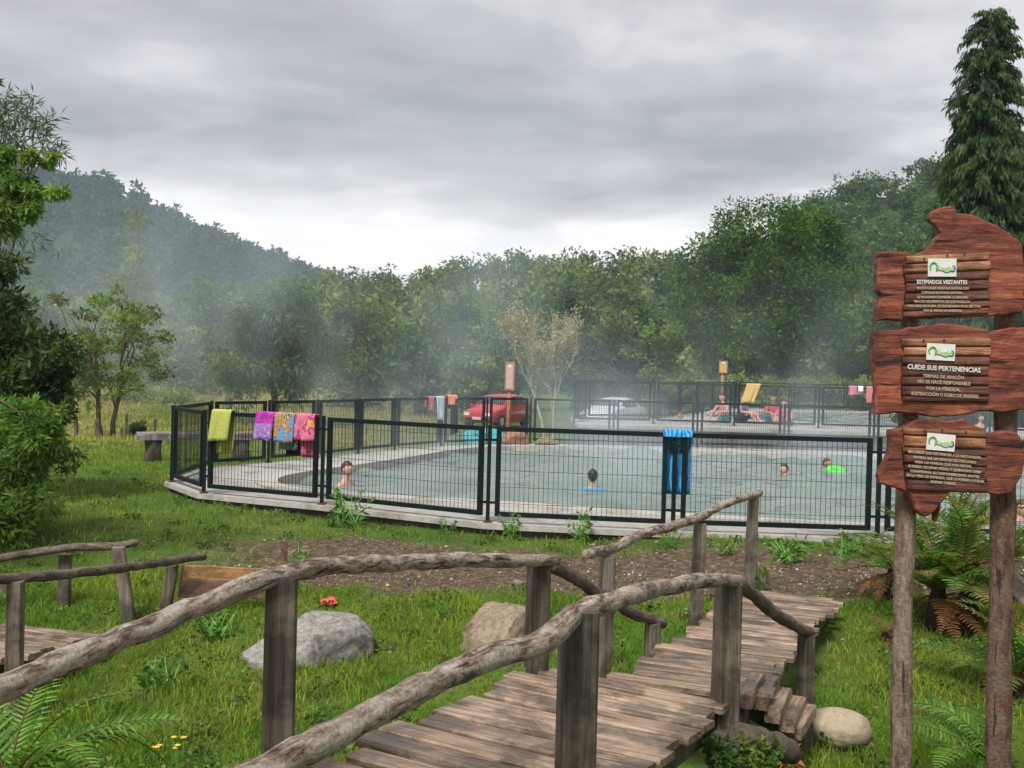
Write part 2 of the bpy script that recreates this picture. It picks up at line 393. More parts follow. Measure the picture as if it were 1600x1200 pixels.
_raw = [(-2.75, 14.95), (-1.5, 14.65), (0, 14.3), (2, 13.6), (4, 13.1), (6, 12.95), (9, 12.9), (13, 12.9), (14, 13.3), (14, 24.0),
        (13.2, 24.5), (9, 24.7), (5, 25.0), (3, 25.25), (1.0, 25.35), (-0.4, 24.9), (-1.3, 23.4), (-1.9, 21.5), (-2.6, 19.6), (-3.35, 17.9), (-3.7, 16.8), (-3.5, 15.7)]
def chaikin(P, n=2):
    for _ in range(n):
        Q = []
        for i in range(len(P)):
            a, b = Vector(P[i]), Vector(P[(i + 1) % len(P)]); Q += [a * 0.75 + b * 0.25, a * 0.25 + b * 0.75]
        P = Q
    return P
INN = chaikin(_raw)
OUTc = [Vector((p.x, p.y)) for p in OUT]
def inpoly(x, y, P):
    x = np.asarray(x, float); y = np.asarray(y, float); r = np.zeros(x.shape, bool); n = len(P)
    for i in range(n):
        x1, y1 = P[i]; x2, y2 = P[i - 1]
        c_ = ((y1 > y) != (y2 > y)); d = (y2 - y1) if abs(y2 - y1) > 1e-9 else 1e-9
        r ^= c_ & (x < (x2 - x1) * (y - y1) / d + x1)
    return r
def grown(P, d):
    Q = []
    for i, p in enumerate(P):
        t = (P[(i + 1) % len(P)] - P[i - 1]).normalized(); Q.append(p + Vector((-t.y, t.x)) * d)
    A = lambda S: abs(sum(S[i - 1].x * S[i].y - S[i].x * S[i - 1].y for i in range(len(S))))
    if (A(Q) > A(P)) != (d > 0):
        Q = [p * 2 - q for p, q in zip(P, Q)]
    return Q
SHR = grown(OUTc, -0.42)
_ph = rng.uniform(0, 6.28, 12)
def wob(x, y):
    return (np.sin(1.3 * x + _ph[0]) * np.cos(1.1 * y + _ph[1]) + 0.6 * np.sin(2.7 * x + 1.9 * y + _ph[2]) + 0.4 * np.sin(5.1 * x - 4.3 * y + _ph[3])) / 2
def G(x, y):
    x = np.asarray(x, float); y = np.asarray(y, float)
    z = -0.30 - 0.17 * np.exp(-((y - 6.4) / 1.7) ** 2)
    z = z + 0.10 * smooth(0, 3, x) * smooth(7.5, 9.8, y) * (1 - smooth(14, 20, y))
    z = z + 0.55 * (1 - smooth(1.8, 4.4, y)) * smooth(-3.2, -1.4, x)
    z = z + 0.15 * smooth(10.4, 12.0, y) * (1 - smooth(30, 34, y))
    z = z - 0.45 * smooth(17, 32, y) + 0.5 * smooth(55, 120, y) 
    z = z + 0.035 * wob(x, y) + 0.15 * wob(x * 0.2, y * 0.2) * smooth(15, 40, y)
    z = z - 0.16 * np.exp(-((x + 3.6) ** 2 / 1.3 + (y - 7.6) ** 2 / 1.6))
    return z
def dirt(x, y):
    n = wob(x * 1.4, y * 1.7) * 0.38 + wob(x * 4, y * 4.5) * 0.16
    d = smooth(9.35, 9.95, y + n + 0.10 * (x - 2) * (x < 2)) * (1 - smooth(11.25, 11.75, y + n * 0.8 - 0.09 * np.maximum(0, 2 - x)))
    return np.clip(d * smooth(-3.6, -2.3, x + n) * (1 - smooth(9, 11, x)), 0, 1)

# ground sheet
def axis(lo, hi, step, far, g=1.22):
    a = list(np.arange(lo, hi + 1e-6, step)); s = step; v = hi; up = []
    while v < far: s *= g; v += s; up.append(v)
    s = step; v = lo; dn = []
    while v > -far: s *= g; v -= s; dn.append(v)
    return np.array(dn[::-1] + a + up)
gx = axis(-9, 15, 0.2, 4000); gy = axis(1, 29, 0.2, 4000)
XX, YY = np.meshgrid(gx, gy); ZZ = G(XX, YY)
ZZ = np.where(inpoly(XX, YY, SHR), -1.7, ZZ)
nx, ny = len(gx), len(gy)
idx = np.arange(nx * ny).reshape(ny, nx)
Q = np.stack([idx[:-1, :-1], idx[:-1, 1:], idx[1:, 1:], idx[1:, :-1]], -1).reshape(-1, 4)
fieldm = smooth(24, 33, YY) * smooth(3, -3, XX) if False else smooth(23, 31, YY) * (1 - smooth(-6, 0, XX)) * (1 - smooth(140, 200, YY))
T = np.stack([dirt(XX, YY), fieldm, np.zeros_like(XX)], -1).reshape(-1, 3)
me = np_mesh('ground', np.stack([XX, YY, ZZ], -1).reshape(-1, 3), Q, T, True)
tag(link('ground', me, M['ground']), 'grassy ground with a bare gravel path along the pool', None, None, 'structure')

# ------------------------------------------------------------------ lower pool: slab, rim, basin, water
def ring_mesh(name, outer, inner, ztop, zo, zi, mat, kind, label, parent=None):
    b = MB(); no = len(outer); P3 = [Vector((p.x, p.y, ztop)) for p in outer]; Q3 = [Vector((p.x, p.y, ztop)) for p in inner]
    tris = tessellate_polygon([P3, Q3]); allp = P3 + Q3
    b.v = list(allp)
    for t in tris:
        A, B_, C_ = (allp[i] for i in t)
        f_ = list(t)
        if (B_ - A).cross(C_ - A).z < 0: f_.reverse()
        b.f.append(f_)
    def wallring(P, s0, zlow):
        k = len(b.v); n = len(P)
        for p in P: b.v.append(Vector((p.x, p.y, ztop)))
        for p in P: b.v.append(Vector((p.x, p.y, zlow)))
        for i in range(n):
            j = (i + 1) % n; b.f.append([k + i, k + j, k + n + j, k + n + i])
    wallring(outer, 0, zo); wallring(inner, no, zi)
    o = b.build(name, mat, parent)
    if parent is None: tag(o, label, None, None, kind)
    return o
slab = ring_mesh('pool_deck', OUTc, INN, 0.0, -0.065, -0.5, M['deck'], 'structure', 'pale concrete deck around the lower pool')
fnd = grown(OUTc, -0.07)
b = MB(); n = len(fnd)
for z in (-0.06, -1.8):
    for p in fnd: b.v.append(Vector((p.x, p.y, z)))
for i in range(n): j = (i + 1) % n; b.f.append([i, j, n + j, n + i])
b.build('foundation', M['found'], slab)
rim_o = grown(INN, 0.30)
ring_mesh('pool_rim', rim_o, grown(INN, -0.03), 0.035, -0.02, -0.6, M['rim'], None, None, slab)
def ripple(x, y, seed):
    rg = np.random.default_rng(seed); z = np.zeros_like(x)
    for k in range(30):
        wl = 0.30 + 1.5 * rg.uniform(0, 1) ** 1.5; a = rg.normal(PI / 2, 0.55); kx, ky = math.cos(a) * 2 * PI / wl, math.sin(a) * 2 * PI / wl
        ph = rg.uniform(0, 6.28) + 0.9 * np.sin(x * rg.uniform(0.4, 1.5) + rg.uniform(0, 6)) + 0.9 * np.sin(y * rg.uniform(0.4, 1.5) + rg.uniform(0, 6))
        z = z + 0.0150 * wl ** 0.9 * np.sin(kx * x + ky * y + ph)
    calm = 0.55 + 0.45 * smooth(-3.5, 1.5, x)
    return z * calm
def water_sheet(name, P, z0, step, mat, label, seed, amp=1.0):
    xs = np.arange(min(p.x for p in P), max(p.x for p in P) + step, step); ys = np.arange(min(p.y for p in P), max(p.y for p in P) + step, step)
    X, Y = np.meshgrid(xs, ys); nx, ny = len(xs), len(ys); ids = np.arange(nx * ny).reshape(ny, nx)
    Q = np.stack([ids[:-1, :-1], ids[:-1, 1:], ids[1:, 1:], ids[1:, :-1]], -1).reshape(-1, 4)
    cx = (X[:-1, :-1] + step / 2).ravel(); cyy = (Y[:-1, :-1] + step / 2).ravel(); Q = Q[inpoly(cx, cyy, P)]
    V = np.stack([X, Y, z0 + amp * ripple(X, Y, seed)], -1).reshape(-1, 3); used = np.unique(Q); mp = -np.ones(len(V), int); mp[used] = np.arange(len(used))
    return tag(link(name, np_mesh(name, V[used], mp[Q], None, True), mat), label, None, None, 'structure')
water_sheet('water', grown(INN, 0.12), -0.09, 0.075, M['water'], 'rippled grey-green thermal water of the lower pool', 5)

# upper pool terrace
UX0, UX1, UY0, UY1, UZ = 1.75, 22.0, 27.6, 46.0, 0.46
uo = [Vector((UX0, UY0)), Vector((UX1, UY0 - 0.3)), Vector((UX1, UY1)), Vector((9.8, UY1)), Vector((4.3, 31.9)), Vector((UX0, 31.2))]
ui = chaikin([Vector((4.9, 32.3)), Vector((20, 32.3)), Vector((20, 43.5)), Vector((9.6, 43.5))], 2)
up = ring_mesh('terrace_deck', uo, ui, UZ, UZ - 0.10, 0.1, M['deck'], 'structure', 'raised concrete deck of the upper pool')
b = MB(); wl = grown(uo, -0.04); n = len(uo)
for z in (UZ - 0.09, -1.6):
    for p in wl: b.v.append(Vector((p.x, p.y, z)))
for i in range(n): j = (i + 1) % n; b.f.append([i, j, n + j, n + i])
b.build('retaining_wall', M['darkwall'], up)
water_sheet('water_upper', grown(ui, 0.12), UZ - 0.10, 0.12, M['water2'], 'pale steaming water of the upper pool', 8, 0.7)

# ------------------------------------------------------------------ fences
def fence(root, pts, z, h, mat, wires=True, wstep=0.056, fw_=0.054, closed=False, hstep=0.195):
    np_ = len(pts)
    for i, p in enumerate(pts):
        b = MB(); q = Vector((p.x, p.y, 0))
        b.box((p.x, p.y, z + h / 2 - 0.06), (0.046, 0.046, h + 0.05 + 0.10))
        po = b.build('post', mat, root)
        bb = MB(); bb.box((p.x, p.y, z - 0.065), (0.10, 0.10, 0.012)); bb.build('base_plate', M['rust'], po)
    for i in range(np_ - 1 + (1 if closed else 0)):
        a, c_ = pts[i], pts[(i + 1) % np_]; d = (c_ - a); l = d.length; d = d / l
        g = 0.085
        A = Vector((a.x + d.x * g, a.y + d.y * g, z)); B_ = Vector((c_.x - d.x * g, c_.y - d.y * g, z)); D3 = Vector((d.x, d.y, 0)); Np = Vector((-d.y, d.x, 0))
        b = MB(); H = Vector((0, 0, h)); k = fw_ / 2
        b.box((A + B_) / 2 + Vector((0, 0, h - k)), ((B_ - A).length, fw_, fw_), D3, Np)
        b.box((A + B_) / 2 + Vector((0, 0, k)), ((B_ - A).length, fw_, fw_), D3, Np)
        for e_, s_ in ((A, 1), (B_, -1)):
            b.box(e_ + D3 * (k * s_) + Vector((0, 0, h / 2)), (fw_, fw_, h - 2 * fw_), D3, Np)
        pan = b.build('panel', mat, root)
        if A.y < 17:
            for zz in (0.16, h - 0.16):                          # clips tying the panel to its posts
                for q in (A - D3 * 0.03, B_ + D3 * 0.03):
                    b = MB(); b.box(q + Vector((0, 0, zz)), (0.064, 0.03, 0.028), D3, Np); b.build('clip', mat, pan)
        if wires:
            b = MB(); L_ = (B_ - A).length - 2 * fw_; n = max(2, int(L_ / wstep))
            A2 = A + D3 * fw_
            for q in range(1, n):
                p = A2 + D3 * (L_ * q / n)
                b.box(p + Vector((0, 0, h / 2)), (0.0048, 0.0048, h - fw_), D3, Np)
            q = z + fw_ + 0.10
            while q < z + h - fw_ - 0.03:
                c2 = (A + B_) / 2; b.box(Vector((c2.x, c2.y, q)) + Np * 0.0045, (L_, 0.0042, 0.0042), D3, Np); q += hstep
            b.build('wire_mesh', mat, pan)
r1 = empty('pool_fence', (front[2].x, front[2].y, 0), 'dark green welded-mesh fence ringing the lower pool', 'fence')
fence(r1, list(reversed(front[:-1])) + left_ + back_, FZ, FH, M['fence'])
A_ = [fx(896, 28.9), fx(1020, 28.9), fx(1146, 28.9), fx(1278, 28.85), fx(1412, 28.8), fx(1546, 28.75), fx(1680, 28.7)]
r2 = empty('terrace_fence', (A_[0].x, A_[0].y, UZ), 'dark green mesh fence standing on the upper pool terrace', 'fence')
side = [Vector(q) for q in ((9.55, 44.9), (8.55, 42.3), (7.55, 39.7), (6.5, 37.0), (5.5, 34.5), (4.45, 32.2), (2.2, 31.1))]
backr = [Vector((9.55 + 2.35 * k, 44.9)) for k in range(4, 0, -1)]
fence(r2, backr + side + A_, UZ + 0.08, FH, M['fence'], True, 0.075)

# ------------------------------------------------------------------ bridge and boardwalk (timber)
def prism_plank(name, L_, W_, T_, ch=0.008):
    prof = [(-W_ / 2, -T_ / 2), (W_ / 2, -T_ / 2), (W_ / 2, T_ / 2 - ch), (W_ / 2 - ch, T_ / 2), (-W_ / 2 + ch, T_ / 2), (-W_ / 2, T_ / 2 - ch)]
    v = []; f = []; xs = [-L_ / 2, -L_ / 6, L_ / 6, L_ / 2]; rr = random.Random(hash(name) % 1000)
    rr = random.Random(int(L_ * 1000 + W_ * 7777))
    for i, x in enumerate(xs):
        dy = rr.uniform(-0.004, 0.004); dz = rr.uniform(-0.003, 0.003)
        for y, z in prof: v.append((x, y + dy, z + dz))
    for i in range(3):
        for k in range(6): k2 = (k + 1) % 6; f.append([i * 6 + k, i * 6 + k2, (i + 1) * 6 + k2, (i + 1) * 6 + k])
    f.append([5, 4, 3, 2, 1, 0]); f.append([18 + k for k in range(6)])
    me = bpy.data.meshes.new(name); me.from_pydata(v, [], f); me.update(); return me
def planks(root, p0, p1, width, zf, wplank, thick, mat, skew=0.0, jit=0.03, gap=0.018):
    """boards laid across the way from p0 to p1 (plan points of its middle line)"""
    p0, p1 = Vector(p0), Vector(p1); d = (p1 - p0); l = d.length; d /= l; ang = math.atan2(d.y, d.x) - PI / 2 + skew
    protos = [prism_plank('plank', width, wplank * k, thick) for k in (0.94, 1.0, 1.06)]
    for me in protos: me.materials.append(mat)
    n = int(l / (wplank + gap)); o0 = origin(root)
    for i in range(n):
        s = (i + 0.5) / n; c = p0 + d * (l * s); z = zf(s)
        o = bpy.data.objects.new('plank', protos[R.randrange(3)]); COL.objects.link(o); o.parent = root
        sl = (zf(min(1, s + 0.02)) - zf(max(0, s - 0.02))) / (0.04 * l)
        side = R.uniform(-jit, jit)
        o.location = Vector((c.x + math.cos(ang) * side, c.y + math.sin(ang) * side, z - thick / 2 + R.uniform(-0.004, 0.004))) - o0
        o.rotation_euler = (math.atan(sl) + R.uniform(-0.012, 0.012), R.uniform(-0.008, 0.008), ang + R.uniform(-0.012, 0.012))
        o.scale = (R.uniform(0.96, 1.03), (l / n - gap * R.uniform(0.6, 1.5)) / wplank, 1)
def branch(root, name, pts, rad, mat, n=12, sub=6, wobble=0.005, loc=None):
    """a knobbly pole through the given points (Catmull-Rom)"""
    P = [Vector(p) for p in pts]; out_ = []; rs = []
    for i in range(len(P) - 1):
        a, b_, c_, d_ = P[max(i - 1, 0)], P[i], P[i + 1], P[min(i + 2, len(P) - 1)]
        for k in range(sub):
            t = k / sub
            q = 0.5 * ((2 * b_) + (c_ - a) * t + (2 * a - 5 * b_ + 4 * c_ - d_) * t * t + (3 * b_ - a - 3 * c_ + d_) * t ** 3)
            out_.append(q); rs.append(rad[i] * (1 - t) + rad[i + 1] * t)
    out_.append(P[-1]); rs.append(rad[-1])
    for i in range(1, len(out_) - 1):
        out_[i] = out_[i] + Vector([R.uniform(-1, 1) * wobble for _ in range(3)])
    if name == 'handrail' and root.name.startswith('footbridge'): rs = [r_ * 0.88 for r_ in rs]
    rs = [r_ * (1 + 0.05 * math.sin(i * 0.9 + len(rs)) + R.uniform(-0.025, 0.025)) for i, r_ in enumerate(rs)]
    b = MB(); b.tube(out_, rs, n, True, 0.035)
    o = b.build(name, mat, root, True); acc = 0.0; A_co = []; seed_ = R.uniform(0, 50)
    for i, q in enumerate(out_):
        if i: acc += (q - out_[i - 1]).length
        for k in range(n): a = 2 * PI * k / n; A_co.append((acc + seed_, math.cos(a) * 0.042, math.sin(a) * 0.042))
    at_ = o.data.attributes.new('along', 'FLOAT_VECTOR', 'POINT'); at_.data.foreach_set('vector', np.array(A_co, np.float32).ravel())
    return o
def zray(px, py, Y): return Vector(at(px, py, Y))

fb = empty('footbridge', (0.2, 4.6, 0.18), 'near timber footbridge with bark-covered branch handrails', 'footbridge')
# deck middle line and edges on the deck's own plane
dL1 = onz(832, 1046, 0.17); dR1 = onz(1142, 1096, 0.17)
dirv = Vector((0.475, 0.88)).normalized(); prp = Vector((dirv.y, -dirv.x))
mid1 = Vector(((dL1[0] + dR1[0]) / 2, (dL1[1] + dR1[1]) / 2)) + dirv * 0.06
mid0 = mid1 - dirv * 4.3
def zdeck(s): return 0.17 + 0.13 * (1 - s) * 1.6 - 0.10 * (1 - s) ** 2
planks(fb, mid0, mid1, 1.12, zdeck, 0.140, 0.034, M['plank'], -0.05, 0.045, 0.042)
for sgn in (-1, 1):
    b = MB()
    prev = None
    for k in range(9):
        s = k / 8; c = mid0 + (mid1 - mid0) * s + prp * (sgn * 0.42); p = Vector((c.x, c.y, zdeck(s) - 0.125))
        if prev is not None: b.bar(prev, p, 0.09, 0.15)
        prev = p
    b.build('stringer', M['post'], fb)
def sq_post(root, x, y, z0, z1, wd, mat, lean=(0, 0), rot=0.5, name='post'):
    b = MB(); a = Vector((math.cos(rot), math.sin(rot), 0)); c_ = Vector((-a.y, a.x, 0))
    v0 = len(b.v); k = wd / 2
    for z, sx, dx, dy in ((z0, 1, 0, 0), ((z0 + z1) / 2, 0.985, lean[0] * 0.45, lean[1] * 0.5), (z1, 0.96, lean[0], lean[1])):
        e1 = 0.80
        for i, j in ((-1, -e1), (-e1, -1), (e1, -1), (1, -e1), (1, e1), (e1, 1), (-e1, 1), (-1, e1)):
            b.v.append(Vector((x + dx, y + dy, z)) + a * (i * k * sx) + c_ * (j * k * sx))
    for r_ in range(2):
        for q in range(8):
            q2 = (q + 1) % 8; b.f.append([v0 + r_ * 8 + q, v0 + r_ * 8 + q2, v0 + (r_ + 1) * 8 + q2, v0 + (r_ + 1) * 8 + q])
    b.f.append([v0 + 16 + q for q in range(8)]); b.f.append([v0 + q for q in reversed(range(8))])
    # local origin at the post's foot so the grain runs along it
    me = b.mesh(name, Vector((x, y, z0)))
    bm = bmesh.new(); bm.from_mesh(me); bmesh.ops.recalc_face_normals(bm, faces=bm.faces); bm.to_mesh(me); bm.free()
    o = link(name, me, mat, root); o.location = Vector((x, y, z0)) - origin(root); return o
ps = [(440, 905, 3.85), (842, 880, 5.75), (905, 958, 3.5), (1138, 915, 5.3)]
for px, py, Y in ps:
    t = zray(px, py, Y); sq_post(fb, t.x, t.y, float(G(t.x, t.y)) - 0.25, t.z + 0.01, 0.118, M['post'], (0.0, 0.0), 0.25)
t1 = zray(1020, 974, 6.9); sq_post(fb, t1.x, t1.y, float(G(t1.x, t1.y)) - 0.25, t1.z, 0.085, M['post'])
t2 = zray(1260, 992, 6.3); sq_post(fb, t2.x, t2.y, float(G(t2.x, t2.y)) - 0.25, t2.z, 0.085, M['post'])
branch(fb, 'handrail', [zray(-330, 1215, 1.95), zray(-120, 1130, 2.4), zray(0, 1078, 2.75), zray(120, 1026, 3.0), zray(220, 985, 3.25), zray(330, 938, 3.55), zray(440, 899, 3.85),
       zray(520, 884, 4.15), zray(620, 880, 4.6), zray(700, 876, 5.0), zray(790, 876, 5.4), zray(868, 876, 5.8)],
       [0.045, 0.044, 0.043, 0.043, 0.042, 0.041, 0.043, 0.042, 0.041, 0.043, 0.041, 0.038], M['rail'])
branch(fb, 'handrail', [zray(250, 1305, 1.9), zray(400, 1212, 2.15), zray(520, 1148, 2.4), zray(640, 1083, 2.7), zray(740, 1038, 2.95), zray(850, 1000, 3.25), zray(905, 957, 3.5), zray(960, 938, 3.75),
       zray(1020, 922, 4.25), zray(1090, 908, 4.85), zray(1158, 908, 5.4)],
       [0.042, 0.042, 0.040, 0.041, 0.042, 0.043, 0.044, 0.042, 0.040, 0.041, 0.037], M['rail'])
branch(fb, 'lower_rail', [zray(858, 882, 5.75), zray(905, 908, 6.1), zray(955, 940, 6.5), zray(1000, 962, 6.8), zray(1036, 974, 7.0)],
       [0.036, 0.036, 0.037, 0.036, 0.034], M['rail_dark'])
branch(fb, 'lower_rail', [zray(1148, 908, 5.3), zray(1180, 932, 5.55), zray(1215, 962, 5.9), zray(1238, 975, 6.1), zray(1266, 990, 6.35)],
       [0.034, 0.036, 0.037, 0.034, 0.032], M['rail_dark'])

bw = empty('boardwalk', (1.5, 7.8, -0.05), 'narrow plank boardwalk leading on to the gravel path', 'boardwalk')
a0 = (onz(1012, 1038, 0.05) + onz(1200, 1050, 0.05)) / 2; a1 = (onz(1192, 920, -0.09) + onz(1288, 934, -0.09)) / 2
p0 = Vector((a0[0], a0[1])); p1 = Vector((a1[0], a1[1])); dbw = (p1 - p0).normalized()
p0 = p0 - dbw * 0.55
def zbw(s): return 0.085 - 0.175 * s
planks(bw, p0, p1, 0.80, zbw, 0.115, 0.036, M['plank'], 0.03, 0.06, 0.034)
pb = Vector((dbw.y, -dbw.x))
for sgn in (-1, 1):
    b = MB(); c = pb * (0.3 * sgn)
    b.bar(Vector((p0.x + c.x, p0.y + c.y, 0.085 - 0.10)), Vector((p1.x + c.x, p1.y + c.y, -0.09 - 0.10)), 0.08, 0.11); b.build('stringer', M['post'], bw)
for px, py0, py1, Y in ((945, 870, 1000, 6.55), (1090, 818, 970, 8.2), (1174, 776, 915, 9.6)):
    t = zray(px, py0, Y); sq_post(bw, t.x, t.y, float(G(t.x, t.y)) - 0.2, t.z, 0.085, M['postlight'], (0.02, 0), 0.3)
branch(bw, 'handrail', [zray(916, 866, 6.3), zray(960, 856, 6.7), zray(1000, 836, 7.1), zray(1050, 822, 7.6), zray(1092, 808, 8.2), zray(1135, 787, 8.9), zray(1187, 770, 9.75)],
       [0.030, 0.034, 0.033, 0.035, 0.034, 0.033, 0.030], M['rail'])
# treads stepping down beside the deck
st = empty('side_steps', (1.6, 5.6, -0.2), 'short flight of thick timber treads stepping down beside the footbridge', 'steps')
for k, (px, py, z) in enumerate(((1168, 1075, 0.10), (1192, 1078, 0.06), (1212, 1098, -0.01), (1234, 1112, -0.07), (1248, 1124, -0.13))):
    c = onz(px, py, z); o0 = origin(st)
    me = prism_plank('tread', 0.46, 0.085, 0.075); me.materials.append(M['plank'])
    o = bpy.data.objects.new('tread', me); COL.objects.link(o); o.parent = st
    o.location = Vector((c[0], c[1], z - 0.037)) - o0 + Vector((dbw.x, dbw.y, 0)) * 0.10; o.rotation_euler = (0, 0, math.atan2(dbw.y, dbw.x) + R.uniform(-0.04, 0.04))
b = MB(); A3 = onz(1160, 1082, 0.0); B3 = onz(1246, 1130, -0.2)
b.bar(Vector((A3[0], A3[1], -0.06)), Vector((B3[0], B3[1], -0.26)), 0.06, 0.12); b.build('stringer', M['post'], st)

# second, older bridge on the left
ob = empty('old_footbridge', (-3.2, 7.6, -0.1), 'dark low timber footbridge crossing the ditch on the left', 'footbridge')
for px, py, yb, Y, lean in ((25, 908, 1045, 6.8, 0.0), (270, 884, 945, 9.0, 0.09), (102, 866, 948, 9.2, 0), (185, 855, 962, 8.8, -0.14), (8, 905, 990, 9.3, 0)):
    t = zray(px, py, Y); sq_post(ob, t.x - lean, t.y, float(G(t.x, t.y)) - 0.25, t.z, 0.10, M['post'] if px != 185 else M['postlight'], (lean, 0), 0.2)
branch(ob, 'handrail', [zray(-160, 912, 6.1), zray(0, 905, 6.7), zray(100, 897, 7.3), zray(200, 886, 8.1), zray(270, 876, 8.9), zray(318, 870, 9.5)], [0.036, 0.036, 0.035, 0.036, 0.035, 0.032], M['rail_dark'])
branch(ob, 'handrail', [zray(-120, 884, 8.4), zray(0, 872, 8.9), zray(90, 858, 9.1), zray(185, 852, 9.0), zray(213, 847, 9.1)], [0.034, 0.036, 0.036, 0.034, 0.03], M['rail_dark'])
q0 = onz(-120, 1060, -0.22); q1 = onz(70, 1000, -0.30)
planks(ob, (q0[0] - 0.4, q0[1] + 0.2), (q1[0], q1[1] + 0.25), 0.95, lambda s: -0.20 - 0.08 * s, 0.13, 0.045, M['plank'], 0.1, 0.05)

# edging boards with stake
rb = empty('edging_boards', (onz(345, 930, -0.3)[0], onz(345, 930, -0.3)[1], -0.3), 'two stacked timber edging boards, the upper one yellow-brown', 'edging')
def board(root, name, A, B_, h, th, mat):
    A, B_ = Vector(A), Vector(B_); l = (B_ - A).length; me = prism_plank(name, l, h, th, 0.004); me.materials.append(mat)
    o = bpy.data.objects.new(name, me); COL.objects.link(o); o.parent = root
    x = (B_ - A).normalized(); y = Vector((0, 0, 1)); z = x.cross(y).normalized(); y = z.cross(x)
    mm = Matrix((x, y, z)).transposed().to_4x4(); mm.translation = (A + B_) / 2 - origin(root); o.matrix_local = mm; return o
board(rb, 'board', zray(284, 893, 9.0), zray(412, 898, 9.3), 0.11, 0.04, M['board_yellow'])
board(rb, 'board', zray(280, 918, 8.9), zray(412, 922, 9.2), 0.16, 0.04, M['board_brown'])
sk = zray(443, 845, 9.6); sto = empty('wooden_stake', (sk.x, sk.y, float(G(sk.x, sk.y))), 'thin wooden stake upright in the grass by the path', 'stake')
sq_post(sto, sk.x, sk.y, float(G(sk.x, sk.y)) - 0.1, sk.z, 0.055, M['board_brown'], (0.01, 0), 0.4, 'shaft')
b = MB(); b.tube([Vector((sk.x + 0.01, sk.y, sk.z - 0.002)), Vector((sk.x + 0.01, sk.y, sk.z + 0.03))], [0.024, 0.006], 6); b.build('tip', M['board_brown'], sto)
# loose grey plank at the right edge
gp = zray(1566, 893, 4.9); gq = zray(1660, 985, 4.7)
lp = empty('leaning_plank', (gq.x, gq.y, gq.z), 'short grey plank slanting out behind the thick red-brown sign post', 'plank')
board(lp, 'board', gp, gq, 0.085, 0.03, M['postlight'])
board(lp, 'prop', zray(1640, 962, 4.72), zray(1650, 1260, 4.7), 0.06, 0.04, M['post'])

# ------------------------------------------------------------------ notice boards on two posts
SY = 4.4
sg = empty('notice_sign', (at(1485, 600, SY)[0], SY + 0.08, float(G(2.0, SY))), 'three red-brown rough timber notice boards stacked on two round posts', 'sign')
for pts, rad in (([zray(1405, 1330, SY + 0.12), zray(1407, 1200, SY + 0.12), zray(1411, 1000, SY + 0.12), zray(1414, 800, SY + 0.12), zray(1418, 640, SY + 0.1), zray(1422, 470, SY + 0.1)], [0.046, 0.045, 0.043, 0.042, 0.040, 0.038]),
                 ([zray(1558, 1330, SY + 0.12), zray(1559, 1200, SY + 0.12), zray(1562, 1000, SY + 0.12), zray(1566, 800, SY + 0.12), zray(1570, 640, SY + 0.1), zray(1574, 440, SY + 0.1)], [0.052, 0.051, 0.050, 0.049, 0.048, 0.046])):
    branch(sg, 'post', pts, rad, M['sign_post'] if rad[0] > 0.05 else M['sign_post_tan'], 14, 5, 0.004)
def slab_from_px(root, name, outline, Y, th, mat, inset=0.006, seed=1):
    """rough-sawn board: outline in the board's upright plane at depth Y, front and back faces bevelled, edge roughened"""
    rr = random.Random(seed); P = []
    n0 = len(outline)
    for i in range(n0):
        a, b_ = Vector(outline[i]), Vector(outline[(i + 1) % n0]); k = max(1, int((b_ - a).length / 9))
        for q in range(k):
            c = a.lerp(b_, q / k)
            if q: c += Vector((rr.uniform(-1.3, 1.3), rr.uniform(-1.3, 1.3)))
            P.append(c)
    cx = sum((p for p in P), Vector((0, 0))) / len(P); n = len(P); b = MB()
    for Yk, sh in ((Y, 0.0), (Y - 0.006, 3.0), (Y + th, 0.0)):
        pass
    layers = [(Y, 2.4), (Y + 0.007, 0.0), (Y + th, 0.0)]
    for Yk, sh in layers:
        for i, p in enumerate(P):
            t = (P[(i + 1) % n] - P[i - 1]).normalized(); nrm = Vector((-t.y, t.x))
            if nrm.dot(cx - p) < 0: nrm = -nrm
            q = p + nrm * sh; b.v.append(Vector(at(q.x, q.y, Y)) + Vector((0, Yk - Y, 0)))
    for L_ in range(2):
        for i in range(n): j = (i + 1) % n; b.f.append([L_ * n + i, L_ * n + j, (L_ + 1) * n + j, (L_ + 1) * n + i])
    for L_ in (0, 2):
        for t in tessellate_polygon([[Vector((b.v[L_ * n + i].x, b.v[L_ * n + i].z, 0)) for i in range(n)]]):
            b.f.append([L_ * n + i for i in t])
    o = b.build(name, mat, root); me = o.data
    bm = bmesh.new(); bm.from_mesh(me); bmesh.ops.recalc_face_normals(bm, faces=bm.faces); bm.to_mesh(me); bm.free()
    return o
PXM = SY / F
def lettering(parent, rows, Y, mat, tilt):
    """rows: (text, centre px x, px y of the middle, cap height px, width px)"""
    for txt, cx, cyy, hp, wp in rows:
        cu = bpy.data.curves.new('lettering', 'FONT'); cu.body = txt; cu.align_x = 'CENTER'; cu.align_y = 'CENTER'
        cu.size = hp * 0.9 * PXM / 0.70; cu.extrude = 0.0012; cu.resolution_u = 2; cu.offset = 0.0004
        cu.materials.append(mat)
        o = bpy.data.objects.new('tmp', cu); COL.objects.link(o)
        me = bpy.data.meshes.new_from_object(o.evaluated_get(bpy.context.evaluated_depsgraph_get())); bpy.data.objects.remove(o)
        o = link('lettering', me, mat, parent); xs_ = [v.co.x for v in me.vertices]; est = max(xs_) - min(xs_)
        p = Vector(at(cx, cyy, Y)); o.location = p - origin(parent); o.rotation_euler = (PI / 2, 0, 0)
        o.rotation_euler.rotate_axis('Z', tilt - 0.026)
        o.scale = (wp * PXM / est, 1, 1)
